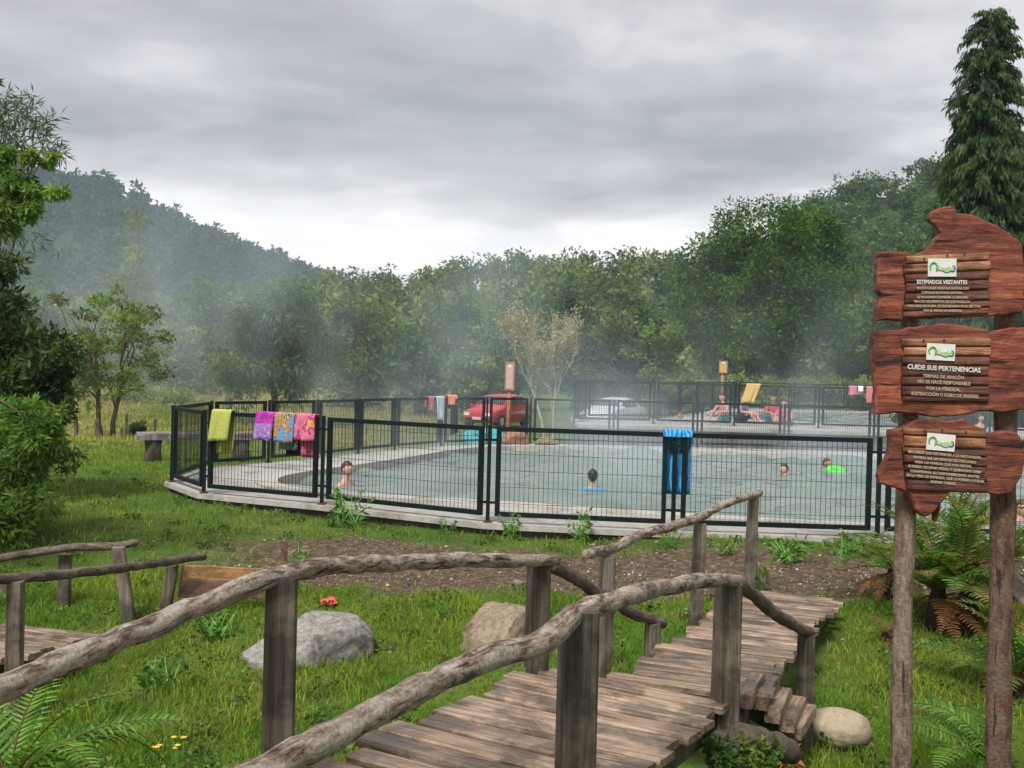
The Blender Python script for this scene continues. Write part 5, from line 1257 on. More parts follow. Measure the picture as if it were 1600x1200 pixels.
# bare pale tree
def bare_tree(px, ytop, Y, label, seed):
    rr = random.Random(seed); T_ = at(px, ytop, Y); g = float(G(T_[0], Y)); H_ = T_[2] - g; b = MB(); tips = []
    e_ = empty('pale_tree', (T_[0], Y, g), label, 'tree')
    def grow(p, d, l, r_, dep):
        q = p; pts = [p]; n = 4
        for i in range(n):
            k_ = 0.07 if dep == 0 else 0.17; d = (d + Vector((rr.gauss(0, k_), rr.gauss(0, k_), rr.gauss(0.05, 0.08)))).normalized(); q = q + d * (l / n); pts.append(q)
        b.tube(pts, [r_ * (1 - 0.45 * i / n) for i in range(n + 1)], 6, False)
        tips.extend(pts[1:] if dep >= 2 else pts[-1:])
        if dep < 4:
            for k in range(rr.choice((3, 3, 4)) if dep else 5):
                ax = Vector((rr.gauss(0, 1), rr.gauss(0, 1), rr.gauss(0.15, 0.5))).normalized(); nd = (d * 0.9 + ax * rr.uniform(0.25, 0.5) + Vector((0, 0, 0.45))).normalized()
                grow(pts[rr.choice((2, 3, 4))] if k else q, nd, l * rr.uniform(0.52, 0.68), r_ * 0.55, dep + 1)
    for s_ in (-1, 1):
        grow(Vector((T_[0] + 0.07 * s_, Y, g - 0.1)), Vector((0.05 * s_, 0.05, 1)).normalized(), H_ * 0.36, 0.06, 0)
    b.build('trunk', M['pale_bark'], e_, True)
    rg = np.random.default_rng(seed); tp_ = np.array([tuple(t) for t in tips]); tp_ = tp_[rg.integers(0, len(tp_), 5200)] + rg.normal(size=(5200, 3)) * 0.07
    V = cards(tp_, unit(rg.normal(size=(5200, 3)) + np.array([0, 0, -0.7])), rg.uniform(0.06, 0.16, 5200), rg.uniform(0.015, 0.04, 5200), rg)
    T = np.array([[0.40, 0.37, 0.27]]) * rg.uniform(0.5, 1.2, (5200, 1)); leaf_obj('lichen', V, np.repeat(T, 4, 0), e_)
bare_tree(866, 405, 34, 'bare pale tree hung with straw-coloured lichen behind the far fence', 92)

# near foliage on the left
LF = [(0.085, 0.165, 0.025), (0.11, 0.20, 0.035), (0.06, 0.12, 0.02), (0.14, 0.22, 0.045)]
DB = [(0.022, 0.040, 0.014), (0.032, 0.055, 0.018), (0.05, 0.085, 0.022)]
def near_mass(name, label, spots, Y, per, leaf, cols, seed, trunk_px, ytrunk, r0, cat, droop, asp, _z=0, flat=0.8):
    rg = np.random.default_rng(seed); rr = random.Random(seed); cl = []
    for px, py, rp, dY, m_ in spots:
        c = at(px, py, Y + dY); r_ = rp * (Y + dY) / F
        cc = crown_clumps(c, r_, r_, r_ * 0.85, m_, r_ * 0.5, rg, 0.2, 0.1); cl.append(cc)
    cl = np.concatenate(cl); b0_ = at(trunk_px, 700, Y); g = float(G(b0_[0], Y)); e_ = empty(name, (b0_[0], Y, g), label, cat)
    V, T = clump_leaves(cl, per, leaf, rg, cols, droop, asp, flat); leaf_obj('crown', V, T, e_)
    limbs(e_, (b0_[0], Y, g - 0.1), tuple(at(trunk_px + 10, ytrunk, Y)), r0, [tuple(c[:3]) for c in cl[rg.permutation(len(cl))]], M['bark'], rr, maxn=22)
near_mass('leafy_bush', 'tall bush with glossy green leaves and dark core at the left edge', [(-60, 760, 70, 0, 14), (30, 770, 55, 0, 16), (60, 720, 45, 0.1, 14), (20, 800, 45, -0.2, 12), (75, 690, 28, 0, 8), (-50, 680, 80, 0.4, 18), (50, 650, 40, 0.2, 10), (-80, 840, 70, 0.2, 12)], 11.5, 130, 0.10, LF, 101, -40, 560, 0.09, 'bush', 0.35, 0.30, 0)
near_mass('dark_bush', 'dark shadowy evergreen bush behind the glossy leafy bush', [(-40, 560, 110, 0, 26), (30, 600, 70, 0, 20), (60, 560, 45, 0, 12), (10, 500, 60, 0.3, 16), (75, 600, 36, 0.2, 10), (-60, 450, 70, 0.3, 14), (15, 440, 38, 0.4, 9), (90, 640, 24, 0, 6), (-30, 690, 110, 0.3, 26), (40, 680, 50, 0.4, 12)], 14.5, 125, 0.11, DB + [(0.08, 0.125, 0.03)], 102, -60, 420, 0.14, 'bush', 0.1, 0.35, 0)
near_mass('overhanging_tree', 'bright green leafy branches reaching in at the upper left edge', [(-20, 255, 34, 0, 8), (20, 290, 26, 0, 7), (62, 300, 20, 0, 5), (92, 302, 12, 0, 3), (20, 335, 30, 0, 8), (55, 330, 20, 0, 5), (-15, 350, 36, 0.1, 8), (5, 240, 20, 0, 4), (75, 245, 10, 0.1, 3), (-90, 300, 60, 0.3, 14), (-90, 200, 40, 0.2, 8), (-4, 128, 7, 0, 2), (45, 242, 12, 0, 3)], 9.5, 105, 0.075, LF, 103, -230, 230, 0.16, 'tree', 0.75, 0.26, 0)
near_mass('thin_topped_tree', 'thin grey-green treetop showing above the leafy branches at upper left', [(0, 190, 34, 0, 10), (30, 165, 26, 0, 7), (60, 190, 24, 0, 6), (10, 225, 34, 0, 8), (50, 225, 30, 0, 7), (85, 235, 18, 0, 4), (-30, 280, 60, 0, 10), (0, 380, 60, 0, 10)], 24, 26, 0.26, GB, 104, -10, 160, 0.10, 'tree', 0.15, 0.13, 0)

# ------------------------------------------------------------------ hills and their forest
def hillmesh(name, crest, foot_Y, Y, label, drop, cols, seed, treeh, ntree, per, leafk, back=120, zfoot=-0.5, spread=0.55):
    """crest: pixel outline of the treetops along the skyline at depth Y; the bare hill lies one tree height (drop) below"""
    rg = np.random.default_rng(seed)
    P = [at(px, py, Y) for px, py in crest]; X = np.array([p[0] for p in P]); Z = np.array([p[2] for p in P]) - drop
    NX, NY = 70, 26; xs = np.linspace(X[0], X[-1], NX); zc_ = np.interp(xs, X, Z)
    V = []
    for j in range(NY):
        t = j / (NY - 1)
        yy = foot_Y + (Y - foot_Y) * min(1, t / 0.8) if t <= 0.8 else Y + back * (t - 0.8) / 0.2
        h = (min(1, t / 0.8) ** 1.15) if t <= 0.8 else 1 - 0.5 * ((t - 0.8) / 0.2) ** 2
        for i in range(NX):
            sx = xs[i] * (yy / Y) ** spread if t <= 0.8 else xs[i]
            V.append((sx, yy, zfoot + (zc_[i] - zfoot) * h + 0.04 * drop * math.sin(i * 1.7 + j * 2.3)))
    V = np.array(V); ids = np.arange(NX * NY).reshape(NY, NX); Q = np.stack([ids[:-1, :-1], ids[:-1, 1:], ids[1:, 1:], ids[1:, :-1]], -1).reshape(-1, 4)
    tag(link(name, np_mesh(name, V, Q, None, True), M['hill']), label, None, None, 'structure')
    # forest: six crown shapes spread over the slope
    protos = []
    for k in range(6):
        slim = k >= 4
        cl = crown_clumps((0, 0, 0.58), 0.30 if not slim else 0.17, 0.30 if not slim else 0.17, 0.40, 16, 0.13, rg, 0.3, 0.35)
        protos.append(clump_leaves(cl, per // 16, leafk, rg, [(1, 1, 1)], 0.15, 0.55, 0.8, 0.3))
    V2 = []; T2 = []; cols = np.array(cols)
    grid = V.reshape(NY, NX, 3); jl = int(NY * 0.8)
    for k in range(ntree):
        j = rg.uniform(0, 1) ** 0.75 * (jl - 0.2); i = rg.uniform(0, NX - 1.001)
        if k < ntree * 0.22: j = jl - rg.uniform(0.0, 1.6)
        j0, i0 = int(j), int(i); fj, fi = j - j0, i - i0; j1 = min(j0 + 1, NY - 1)
        p = (grid[j0, i0] * (1 - fi) + grid[j0, i0 + 1] * fi) * (1 - fj) + (grid[j1, i0] * (1 - fi) + grid[j1, i0 + 1] * fi) * fj
        if abs(p[0]) > 0.60 * p[1] + 8: continue
        h = treeh * rg.uniform(0.65, 1.2); pv, pt = protos[rg.integers(0, 6)]; a = rg.uniform(0, 6.28); ca, sa = math.cos(a), math.sin(a); wd = h * rg.uniform(0.85, 1.3)
        q = np.stack([(pv[:, 0] * ca - pv[:, 1] * sa) * wd + p[0], (pv[:, 0] * sa + pv[:, 1] * ca) * wd + p[1], pv[:, 2] * h + p[2] - 0.12 * h], 1)
        V2.append(q.astype(np.float32)); T2.append((pt * cols[rg.integers(0, len(cols))] * rg.uniform(0.7, 1.25)).astype(np.float32))
    o = leaf_obj('forest', np.concatenate(V2), np.concatenate(T2))
    return o
FC = [(0.06, 0.10, 0.026), (0.09, 0.14, 0.036), (0.12, 0.165, 0.045), (0.15, 0.175, 0.05), (0.075, 0.115, 0.045)]
o = hillmesh('hill_centre', [(-500, 450), (-200, 440), (100, 455), (300, 452), (400, 440), (480, 428), (520, 424), (560, 420), (600, 410), (660, 414), (700, 404), (760, 400), (800, 392), (870, 386), (950, 392), (1020, 388), (1080, 385), (1200, 380), (1400, 370), (1800, 340)],
             98, 250, 'low wooded hillside closing the valley behind the pools', 8.2, FC, 201, 8.5, 940, 256, 0.10, 100)
tag(o, 'green forest covering the low hillside behind the pools', 'forest', None, 'stuff')
o = hillmesh('hill_right', [(1190, 395), (1250, 330), (1280, 298), (1330, 282), (1400, 270), (1460, 246), (1550, 215), (1700, 160), (1900, 110), (2300, 60)],
             125, 260, 'steep wooded slope rising at the right', 5.5, [(0.045, 0.085, 0.022), (0.062, 0.11, 0.027), (0.08, 0.13, 0.034), (0.05, 0.09, 0.034)], 202, 7.5, 560, 256, 0.10, 90, spread=1.0)
tag(o, 'dark green forest on the steep right-hand slope', 'forest', None, 'stuff')
o = hillmesh('mountain', [(-700, 190), (-350, 215), (-100, 235), (60, 248), (110, 258), (190, 264), (240, 296), (300, 326), (350, 350), (430, 382), (520, 416), (600, 446), (700, 474), (900, 500)],
             330, 720, 'distant wooded mountain flank at left running into cloud', 16, [(0.026, 0.045, 0.034), (0.036, 0.058, 0.040), (0.046, 0.068, 0.044)], 203, 13, 2300, 80, 0.23, 400)
tag(o, 'dark blue-green forest on the distant mountain flank', 'forest', None, 'stuff')

# ------------------------------------------------------------------ ferns
def frond_mesh(name, L_, arch, npin, plen, cols, rg, curl=0.0):
    t = np.linspace(0, 1, 12); X = L_ * t * (1 - 0.12 * arch * t); Zt = L_ * arch * (0.9 * t - 0.95 * t ** 2.0)
    b = MB(); b.tube([(x, curl * L_ * tt ** 2, z) for x, z, tt in zip(X, Zt, t)], [0.008 * (1 - 0.8 * q) + 0.001 for q in t], 5, False)
    V0 = np.array([tuple(v) for v in b.v]); F0 = np.array(b.f, np.int32)
    C = []; D = []; LL = []; rows = []
    for k in range(npin):
        s = 0.10 + 0.89 * (k + 0.5) / npin; x = np.interp(s, t, X); z = np.interp(s, t, Zt); y = curl * L_ * s ** 2
        l = plen * (math.sin(PI * min(1, (s * 0.93 + 0.10)) ** 0.85) ** 0.7) * rg.uniform(0.9, 1.08)
        tx = np.interp(min(1, s + 0.03), t, X) - x; tz = np.interp(min(1, s + 0.03), t, Zt) - z; tg = np.array([tx, 0, tz]); tg /= np.linalg.norm(tg)
        for sd in (-1, 1):
            d = unit(np.array([0, sd, 0.12]) + tg * 0.38 + rg.normal(size=3) * 0.06); C.append((x, y, z)); D.append(d); LL.append(l); rows.append(tg)
    C = np.array(C); D = np.array(D); LL = np.array(LL); TG = np.array(rows); W_ = np.minimum(L_ / npin * 0.62, LL * 0.3)
    a = C - TG * W_[:, None] * 0.45; c_ = C + TG * W_[:, None] * 0.45; tip = C + D * LL[:, None] - np.array([0, 0, 1]) * (LL ** 1.5 * 0.35)[:, None]; m1 = C + D * (LL * 0.62)[:, None]
    V1 = np.stack([a, m1 - TG * W_[:, None] * 0.36, tip, m1 + TG * W_[:, None] * 0.36], 1).reshape(-1, 3); V1b = np.stack([a, m1 - TG * W_[:, None] * 0.36, m1 + TG * W_[:, None] * 0.36, c_], 1).reshape(-1, 3)
    n = len(C); V = np.concatenate([V0, V1, V1b]); Q = np.concatenate([F0, quads(n) + len(V0), quads(n) + len(V0) + 4 * n])
    col = np.array(cols)[rg.integers(0, len(cols), n)] * rg.uniform(0.8, 1.2, (n, 1)); T = np.concatenate([np.tile([[0.10, 0.055, 0.025]], (len(V0), 1)), np.repeat(col, 4, 0), np.repeat(col, 4, 0)])
    return np_mesh(name, V, Q, T)
frg = np.random.default_rng(5); M['caudex'] = bark('fern_caudex', [(0.3, (0.012, 0.009, 0.007)), (0.7, (0.05, 0.035, 0.025))], 20)
FG = [(0.05, 0.13, 0.018), (0.075, 0.17, 0.025), (0.10, 0.20, 0.035)]
FGY = [(0.13, 0.18, 0.03), (0.16, 0.19, 0.04), (0.2, 0.17, 0.05)]
FBR = [(0.20, 0.09, 0.04), (0.26, 0.14, 0.05)]
FG2 = [(0.085, 0.19, 0.025), (0.11, 0.23, 0.03), (0.14, 0.26, 0.045)]
fr_near = [frond_mesh('frond', 0.95, a, 27, 0.20, FG2, frg, c_) for a, c_ in ((0.75, 0.08), (0.55, -0.1), (0.95, 0.05))]
fr_mid = [frond_mesh('frond', 0.85, a, 24, 0.15, FG, frg, c_) for a, c_ in ((0.8, 0.1), (0.6, -0.1))] + [frond_mesh('frond', 0.8, 0.6, 22, 0.14, FGY, frg, 0.05)]
fr_br = [frond_mesh('frond', 0.75, 0.35, 20, 0.12, FBR, frg, 0.1)]
for me in fr_near + fr_mid + fr_br: me.materials.append(M['leaf'])
def fern(loc, meshes, angs, scale, elev, label, stump=0.0, seed=0, brown=0):
    rr = random.Random(seed); e_ = empty('fern', loc, label, 'fern')
    if stump: b = MB(); l = Vector(loc); b.tube([l - Vector((0, 0, 0.15)), l + Vector((0.03, 0, stump * 0.6)), l + Vector((0.02, 0, stump + 0.03))], [0.10, 0.085, 0.05], 10, True, 0.2); b.build('caudex', M['caudex'], e_, True)
    for k, a in enumerate(angs):
        o = bpy.data.objects.new('frond', meshes[k % len(meshes)]); COL.objects.link(o); o.parent = e_; o.location = (0, 0, stump)
        o.rotation_euler = (rr.uniform(-0.3, 0.3), -elev * rr.uniform(-0.1, 1.5), math.radians(a) + rr.uniform(-0.12, 0.12)); o.scale = [scale * rr.uniform(0.8, 1.12)] * 3
    for k in range(brown):
        o = bpy.data.objects.new('dead_frond', fr_br[0]); COL.objects.link(o); o.parent = e_; o.location = (0, 0, stump * 0.9); a = rr.uniform(0, 2 * PI)
        o.rotation_euler = (0, 0.5, a); o.scale = [scale * 0.8] * 3
    return e_
def gl(px, py, z0=-0.35):
    for _ in range(4): p = onz(px, py, z0); z0 = float(G(p[0], p[1]))
    return Vector((p[0], p[1], z0))
ring_a = lambda n, o=0: [o + 360 * k / n for k in range(n)]
fern(zray(15, 1225, 3.5), fr_near, [4, 14, 30, 55, 90, 130, 160, 200, 330], 0.68, 0.5, 'large bright fern with arching fronds in the lower left corner', 0.0, 1)
q = gl(1460, 985); fern((q.x, q.y, q.z), fr_mid, ring_a(26), 1.05, 0.75, 'big dark-trunked fern growing between the two sign posts', 0.34, 2, 9)
q = gl(1530, 1010); fern((q.x, q.y + 0.3, q.z), fr_mid, ring_a(22, 20), 1.0, 0.8, 'fern with a pale stump just left of the thick sign post', 0.42, 3, 8)
q = gl(1425, 960); fern((q.x, q.y + 0.5, q.z), [fr_mid[2], fr_mid[0]], [150, 165, 175, 190, 200, 120, 90, 230, 60, 20, 140, 215], 0.8, 0.45, 'yellowing fern spreading out left of the slim sign post', 0.32, 4, 6)
q = gl(1590, 1090); fern((q.x, q.y, q.z), fr_mid, ring_a(18, 10), 1.0, 0.6, 'bright fern spreading low right of the thick sign post', 0.12, 5, 5)
fern(zray(1560, 1240, 4.9), fr_near, [165, 185, 150, 210, 120, 90, 60, 240], 0.62, 0.4, 'fern at the lower right corner behind the thick sign post', 0.1, 6, 1)
q = gl(1600, 960); fern((q.x, q.y + 0.4, q.z), fr_mid, ring_a(16, 5), 0.95, 0.7, 'fern at the right picture edge below the mesh fence', 0.35, 7, 5)
q = gl(1500, 900); fern((q.x, q.y, q.z), fr_mid, ring_a(20, 8), 1.15, 0.85, 'tallest fern at the back, its fronds reaching up to the lowest board', 0.4, 9, 5)
q = gl(1390, 1000); fern((q.x, q.y, q.z), [fr_mid[2], fr_br[0]], ring_a(7, 5), 0.42, 0.5, 'small brownish fern at the foot of the slim sign post', 0.05, 8, 2)

# leafy weeds along the foot of the slab, one thing each
def weed(px, py, hpx, cols, label, seed, wide=0.5, n=70, broad=False, dy=0.0):
    rg = np.random.default_rng(seed); q = gl(px, py); h = 1.5 * hpx * q.y / F
    while bool(inpoly(q.x, q.y, OUTc)): q.y -= 0.06
    if q.y > 10.5: q.y -= 0.12; q.z = float(G(q.x, q.y))
    e_ = empty('weed', (q.x, q.y, q.z), label, 'weed', 'weeds and small plants'); V = []; T = []; b = MB()
    for k in range(max(5, n // 9)):
        a = rg.uniform(0, 2 * PI); tip = Vector((q.x + math.cos(a) * h * wide * rg.uniform(0.2, 1), q.y + math.sin(a) * h * wide * 0.7, q.z + h * rg.uniform(0.5, 1.05))); s0 = Vector((q.x + rg.uniform(-1, 1) * h * wide * 0.5, q.y, q.z - 0.02)); m_ = s0.lerp(tip, 0.5) + Vector((0, 0, h * 0.1))
        b.tube([s0, m_, tip], [0.005, 0.004, 0.002], 4, False); m2 = 9
        t_ = rg.uniform(0.15, 1, m2)[:, None]; P = (1 - t_) * np.array(s0) + t_ * np.array(tip) + rg.normal(size=(m2, 3)) * 0.012
        D = unit(rg.normal(size=(m2, 3)) + np.array([math.cos(a), math.sin(a), 0.35])); LL = h * (0.34 if broad else 0.26) * rg.uniform(0.6, 1.2, m2); V.append(cards(P, D, LL, LL * (0.5 if broad else 0.32), rg))
        T.append(np.repeat(np.array(cols)[rg.integers(0, len(cols), m2)] * rg.uniform(0.75, 1.25, (m2, 1)), 4, 0))
    st_ = b.build('stem', M['logo_green'], e_); leaf_obj('leaves', np.concatenate(V), np.concatenate(T), e_)
WG = [(0.05, 0.12, 0.018), (0.08, 0.17, 0.025), (0.12, 0.21, 0.035)]
weed(545, 822, 40, WG, 'leafy dark weed by the slab under the second fence post', 301, 0.7, 130)
weed(800, 838, 28, WG, 'low weed by the slab just right of the third fence post', 302, 0.7, 90)
weed(902, 842, 32, WG, 'upright bright weed by the slab below the swimming child', 303, 0.5, 90)
weed(1048, 850, 26, WG, 'low weed by the slab under the blue towel', 304, 0.8, 80)
weed(1130, 858, 22, WG, 'grassy weed by the slab seen under the far end of the sloping handrail', 305, 0.9, 80)
weed(1225, 866, 24, WG, 'spreading dark weed by the slab right of the sloping handrail', 306, 1.2, 120, True)
weed(1320, 862, 26, WG, 'leafy weed at the slab edge beside the yellowing fern', 307, 0.7, 90, True)
weed(700, 832, 20, WG, 'small weed by the slab left of the third fence post', 308, 0.6, 60)
weed(465, 872, 28, [(0.12, 0.19, 0.06), (0.18, 0.25, 0.09)], 'pale broad-leaved weed right beside the wooden stake', 309, 0.7, 70, True)
weed(1188, 925, 46, LT, 'tall thin grass tuft at the foot of the far handrail post', 310, 0.25, 60)
weed(330, 1000, 30, WG, 'broad-leaved weed in the ditch behind the long handrail', 311, 1.0, 90, True)
weed(250, 1080, 34, WG, 'dark leafy weed in the ditch below the long handrail', 312, 1.0, 90, True)
weed(1200, 1190, 40, WG + [(0.05, 0.10, 0.02)], 'mossy leafy plant growing on the old log under the deck', 313, 0.9, 130, True)
weed(1285, 1165, 30, DK + WG, 'dark small-leaved weed in front of the smooth cream stone', 314, 1.2, 130, True)
weed(1232, 1215, 44, FBR + [(0.42, 0.16, 0.05)], 'withered orange-red plant at the end of the mossy log', 315, 0.4, 60)
# yellow flowers in the lower left
q = gl(262, 1188); fl = empty('flower_clump', q, 'small clump of yellow and orange flowers in the grass at lower left', 'flowers')
b = MB(); b2 = MB(); rr = random.Random(4)
M['petal'] = plain('yellow_petal', (0.75, 0.42, 0.04), 0.6, 0.3, 30, 0)
for k in range(9):
    p = q + Vector((rr.uniform(-0.09, 0.09), rr.uniform(-0.06, 0.06), 0.06 + rr.uniform(0, 0.07))); b2.tube([Vector((p.x, p.y, q.z - 0.02)), p], 0.003, 4, False)
    for j in range(6):
        a = 2 * PI * j / 6; d = Vector((math.cos(a), math.sin(a), 0.3)) * 0.02; s_ = Vector((-math.sin(a), math.cos(a), 0)) * 0.008; i0 = len(b.v); b.v += [p, p + d * 0.6 + s_, p + d, p + d * 0.6 - s_]; b.f.append([i0, i0 + 1, i0 + 2, i0 + 3])
b2.build('stem', M['logo_green'], fl); b.build('petals', M['petal'], fl)

# ------------------------------------------------------------------ grass and gravel
def free(x, y, m_=0.0):
    ok = ~inpoly(x, y, grown(OUTc, 0.02 + m_)) & ~((x > UX0 - 0.1) & (y > UY0 - 0.4) & (y < UY1))
    for (c0, c1, hw) in ((mid0, mid1, 0.58), (p0, p1, 0.40)):
        d = (c1 - c0); l = d.length; d = d / l; s = (x - c0.x) * d.x + (y - c0.y) * d.y; t_ = (x - c0.x) * d.y - (y - c0.y) * d.x
        ok &= ~((s > -0.05) & (s < l + 0.02) & (np.abs(t_) < hw))
    return ok
def grass_patch(n, y0, y1, hmin, hmax, wmin, wmax, seed, power):
    rg = np.random.default_rng(seed); y = y0 + (y1 - y0) * rg.uniform(0, 1, n) ** power; x = rg.uniform(-0.54, 0.54, n) * y + rg.normal(size=n) * 0.15
    d = dirt(x, y); dens = 0.35 + 0.65 * np.clip(wob(x * 2.3, y * 2.1) + 0.6, 0, 1); k = free(x, y) & (rg.uniform(0, 1, n) > d * 0.97) & (rg.uniform(0, 1, n) < dens); x, y = x[k], y[k]; n = len(x)
    tall = np.clip(wob(x * 1.1 + 3, y * 1.3) * 0.7 + wob(x * 4.2 + 3, y * 3.9) * 0.45 + 0.5, 0.12, 1.3) * (1 - 0.5 * dirt(x, y)); h = (hmin + (hmax - hmin) * rg.uniform(0, 1, n) ** 1.6) * (0.45 + 0.75 * tall)
    C = np.stack([x, y, G(x, y) - 0.005], 1); a = rg.uniform(0, 2 * PI, n); lean = rg.uniform(0.1, 0.9, n)
    D1 = unit(np.stack([np.cos(a) * lean * 0.5, np.sin(a) * lean * 0.5, np.ones(n)], 1)); D2 = unit(np.stack([np.cos(a) * lean * 1.6, np.sin(a) * lean * 1.6, np.ones(n) * 0.8], 1))
    b_ = rg.uniform(0, 2 * PI, n); S = np.stack([np.cos(b_), np.sin(b_), np.zeros(n)], 1) * rg.uniform(wmin, wmax, n)[:, None] * (y / y0)[:, None] ** 0.6
    m_ = C + D1 * (h * 0.55)[:, None]; tip = m_ + D2 * (h * 0.55)[:, None]
    V = np.stack([C - S, C + S, m_ + S * 0.7, m_ - S * 0.7, m_ - S * 0.7, m_ + S * 0.7, tip + S * 0.08, tip - S * 0.08], 1).reshape(-1, 3)
    yel = np.clip(wob(x * 0.9 + 7, y * 0.8 + 2) * 0.8 + wob(x * 3.3, y * 3.1 + 4) * 0.5 + 0.38 + rg.normal(size=n) * 0.25, 0, 1)[:, None]
    T = (np.array([0.120, 0.250, 0.018]) * (1 - yel) + np.array([0.27, 0.325, 0.04]) * yel) * rg.uniform(0.6, 1.35, (n, 1)); dry = rg.uniform(0, 1, n) < 0.04 + 0.30 * np.clip(wob(x * 1.7 + 1, y * 1.9 + 5) - 0.35, 0, 1); T[dry] = np.array([0.24, 0.19, 0.085]) * rg.uniform(0.6, 1.2, (int(dry.sum()), 1))
    return V, np.repeat(T, 8, 0)
V1, T1 = grass_patch(175000, 3.6, 10.5, 0.03, 0.115, 0.0018, 0.0036, 401, 0.9)
V2, T2 = grass_patch(110000, 10.0, 31, 0.04, 0.13, 0.004, 0.008, 402, 0.8)
VV = np.concatenate([V1, V2]); TT = np.concatenate([T1, T2])
tag(leaf_obj('grass', VV, TT, None, M['grassblade']), 'short green grass growing over the lawn and ditch', 'grass', None, 'stuff')
# clover and other small broad leaves among the grass
rg = np.random.default_rng(55); nc = 900; cy_ = 4.0 + 14 * rg.uniform(0, 1, nc) ** 1.2; cx_ = rg.uniform(-0.54, 0.54, nc) * cy_; per = 46; ci = np.repeat(np.arange(nc), per); rad_ = rg.uniform(0.05, 0.22, nc)[ci]; a = rg.uniform(0, 2 * PI, nc * per); r_ = rad_ * np.sqrt(rg.uniform(0, 1, nc * per))
x = cx_[ci] + r_ * np.cos(a); y = cy_[ci] + r_ * np.sin(a); k = free(x, y) & (rg.uniform(0, 1, len(x)) > dirt(x, y) * 0.93); x, y, ci = x[k], y[k], ci[k]; n = len(x)
C = np.stack([x, y, G(x, y) + rg.uniform(0.0, 0.06, n)], 1); D = unit(np.stack([rg.normal(size=n), rg.normal(size=n), rg.uniform(-0.1, 0.7, n)], 1)); LL = rg.uniform(0.018, 0.05, n); V = cards(C, D, LL, LL * 0.7, rg)
T = np.array([[0.075, 0.155, 0.024], [0.105, 0.20, 0.035], [0.05, 0.10, 0.02], [0.16, 0.21, 0.055]])[rg.integers(0, 4, nc)][ci] * rg.uniform(0.7, 1.3, (n, 1))
tag(leaf_obj('ground_cover', V, np.repeat(T, 4, 0), None, M['grassblade']), 'patches of clover and small broad-leaved weeds in the grass', 'ground cover', None, 'stuff')
# tall dry grass of the field
rg = np.random.default_rng(77); n = 60000; y = rg.uniform(30, 95, n); x = -rg.uniform(0.02, 0.56, n) * y - 2.0; k = free(x, y); x, y = x[k], y[k]; n = len(x)
h = rg.uniform(0.18, 0.5, n) * (0.6 + 0.5 * wob(x * .3, y * .3)); C = np.stack([x, y, G(x, y) - 0.02], 1); D = unit(rg.normal(size=(n, 3)) * 0.28 + np.array([0, 0, 1])); V = cards(C, D, np.maximum(h, 0.1), 0.05 * y / 40, rg, 0.0)
yel = np.clip(wob(x * 0.25, y * 0.12) * 0.8 + 0.5 + rg.normal(size=n) * 0.2, 0, 1)[:, None]; T = (np.array([0.20, 0.25, 0.055]) * (1 - yel) + np.array([0.44, 0.38, 0.15]) * yel) * rg.uniform(0.75, 1.2, (n, 1))
tag(leaf_obj('field_grass', V, np.repeat(T, 4, 0), None, M['grassblade']), 'tall yellowing grass of the field behind the bench', 'grass', None, 'stuff')
# fallen leaves on grass, path and boards' edges
nl = 1100; y = 3.9 + 9 * rg.uniform(0, 1, nl); x = rg.uniform(-0.54, 0.54, nl) * y; k = free(x, y); x, y = x[k], y[k]; nl = len(x)
C = np.stack([x, y, G(x, y) + rg.uniform(0.01, 0.05, nl)], 1); D = unit(np.stack([rg.normal(size=nl), rg.normal(size=nl), rg.normal(size=nl) * 0.25], 1)); LL = rg.uniform(0.025, 0.06, nl); V = cards(C, D, LL, LL * 0.5, rg)
T = np.array([[0.20, 0.10, 0.045], [0.30, 0.19, 0.08], [0.12, 0.07, 0.04], [0.36, 0.27, 0.12]])[rg.integers(0, 4, nl)]
tag(leaf_obj('fallen_leaves', V, np.repeat(T, 4, 0), None, M['grassblade']), 'scattered brown fallen leaves in the grass', 'leaf litter', None, 'stuff')
# gravel: loose chips on the path
n = 3600; y = rg.uniform(9.2, 12.2, n); x = rg.uniform(-3.5, 7, n); k = free(x, y) & (rg.uniform(0, 1, n) < dirt(x, y)); x, y = x[k], y[k]; n = len(x)
s = rg.uniform(0.004, 0.014, n) * (1 + 1.2 * (rg.uniform(0, 1, n) < 0.06)); C = np.stack([x, y, G(x, y) + s * 0.3], 1); o8 = np.array([[1, 0, 0], [0, 1, 0], [-1, 0, 0], [0, -1, 0], [0, 0, .7], [0, 0, -.7]], float)
V = (C[:, None] + (o8[None] * rg.uniform(0.6, 1.3, (n, 6, 1))) * s[:, None, None]).reshape(-1, 3); f0 = np.array([[0, 1, 4], [1, 2, 4], [2, 3, 4], [3, 0, 4], [1, 0, 5], [2, 1, 5], [3, 2, 5], [0, 3, 5]]); Q = (np.arange(n)[:, None, None] * 6 + f0[None]).reshape(-1, 3)
M['chip'] = leafmat('gravel_chip', 0.9, 0.0)
tag(link('gravel', np_mesh('gravel', V, Q, np.repeat(np.array([[0.30, 0.27, 0.22]]) * rg.uniform(0.4, 1.6, (n, 1)), 6, 0)), M['chip']), 'loose gravel chips scattered on the bare path', 'gravel', None, 'stuff')

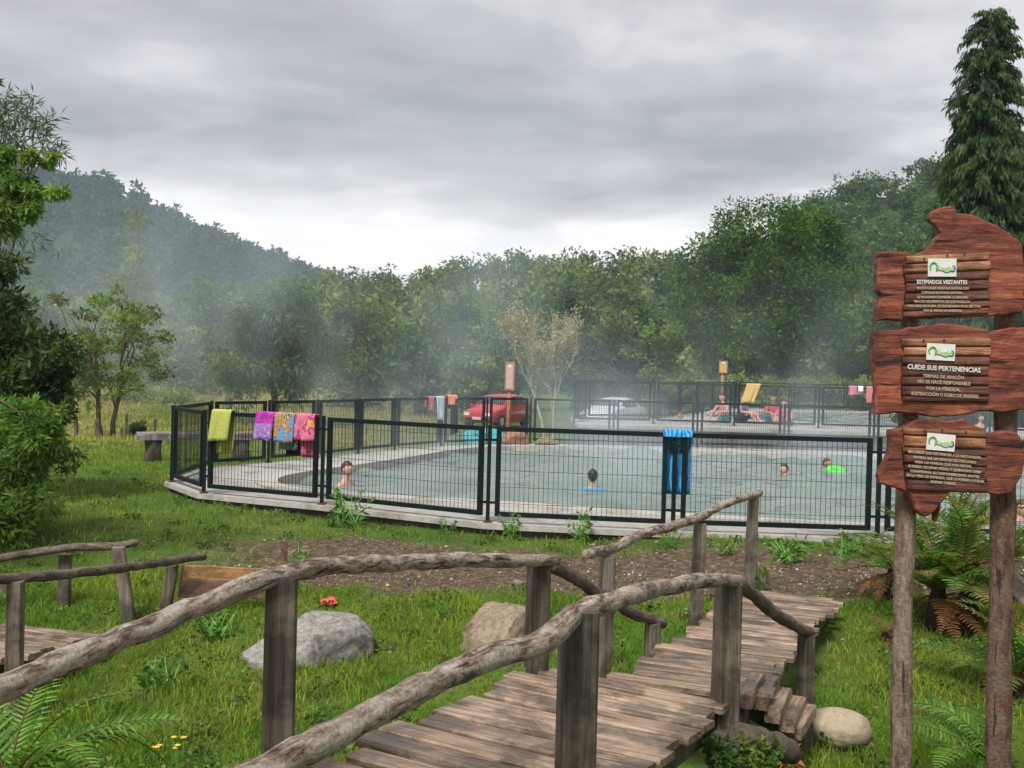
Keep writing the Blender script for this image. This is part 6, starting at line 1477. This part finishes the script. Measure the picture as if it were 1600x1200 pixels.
# ------------------------------------------------------------------ steam and hazy air
def volume(name, label, lo, hi, build):
    b = MB(); lo = Vector(lo); hi = Vector(hi); b.box((lo + hi) / 2, hi - lo); o = b.build(name, None, None, False, (lo + hi) / 2); o.data.materials.clear()
    m = bpy.data.materials.new(name); m.use_nodes = True; t = m.node_tree; t.nodes.clear(); ou = t.nodes.new('ShaderNodeOutputMaterial'); pv = t.nodes.new('ShaderNodeVolumePrincipled')
    t.links.new(pv.outputs[0], ou.inputs['Volume']); build(t, pv, hi - lo); o.data.materials.append(m)
    return tag(o, label, None, None, 'stuff')
def b_haze(t, pv, size):
    pv.inputs['Color'].default_value = (0.64, 0.82, 1.0, 1); pv.inputs['Density'].default_value = 0.00028; pv.inputs['Anisotropy'].default_value = 0.0
volume('haze', 'pale damp air over the valley', (-800, -20, -3), (800, 1160, 300), b_haze)
def b_steam(dens, scale, thr, ex, lift=0.0):
    def f(t, pv, size):
        n = t.nodes.new; l = t.links.new; tcn = n('ShaderNodeTexCoord'); mp = n('ShaderNodeMapping'); l(tcn.outputs['Object'], mp.inputs[0]); mp.inputs['Scale'].default_value = (1, 0.7, 0.6)
        nz = n('ShaderNodeTexNoise'); l(mp.outputs[0], nz.inputs[0]); nz.inputs['Scale'].default_value = scale; nz.inputs['Detail'].default_value = 3; nz.inputs['Distortion'].default_value = 0.5
        def M2(op, a, b=0.0, cl=False):
            x = n('ShaderNodeMath'); x.operation = op; x.use_clamp = cl
            for i, v in enumerate((a, b)):
                if isinstance(v, (int, float)): x.inputs[i].default_value = v
                else: l(v, x.inputs[i])
            return x.outputs[0]
        d = M2('MULTIPLY', M2('SUBTRACT', nz.outputs[0], thr, True), 1 / (0.75 - thr), True)
        s = n('ShaderNodeSeparateXYZ'); l(tcn.outputs['Object'], s.inputs[0])
        # soft fall-off towards the edges of the cloud
        r2 = 0.0
        for i, h in enumerate((size.x / 2, size.y / 2)):
            q = M2('DIVIDE', s.outputs[i], h); r2 = M2('ADD', M2('MULTIPLY', q, q), r2)
        edge = M2('SUBTRACT', 1.0, r2, True)
        zz = M2('DIVIDE', M2('SUBTRACT', size.z / 2, s.outputs[2]), size.z, True); zf = M2('POWER', zz, ex)
        if lift: zf = M2('MULTIPLY', zf, M2('MULTIPLY', M2('SUBTRACT', 1.0, zz, True), lift, True))
        l(M2('MULTIPLY', M2('MULTIPLY', M2('MULTIPLY', d, edge), zf), dens), pv.inputs['Density'])
        pv.inputs['Color'].default_value = (0.76, 0.89, 1.0, 1)
    return f
volume('steam', 'thin white steam drifting over the lower pool', (-7, 14.5, -0.12), (14, 31, 5.0), b_steam(0.24, 0.5, 0.475, 2.2))
volume('steam_drift', 'bluish steam drifting left from the pools over the field trees', (-30, 25, -0.6), (9, 62, 14.0), b_steam(0.125, 0.15, 0.475, 1.5, 2.6))
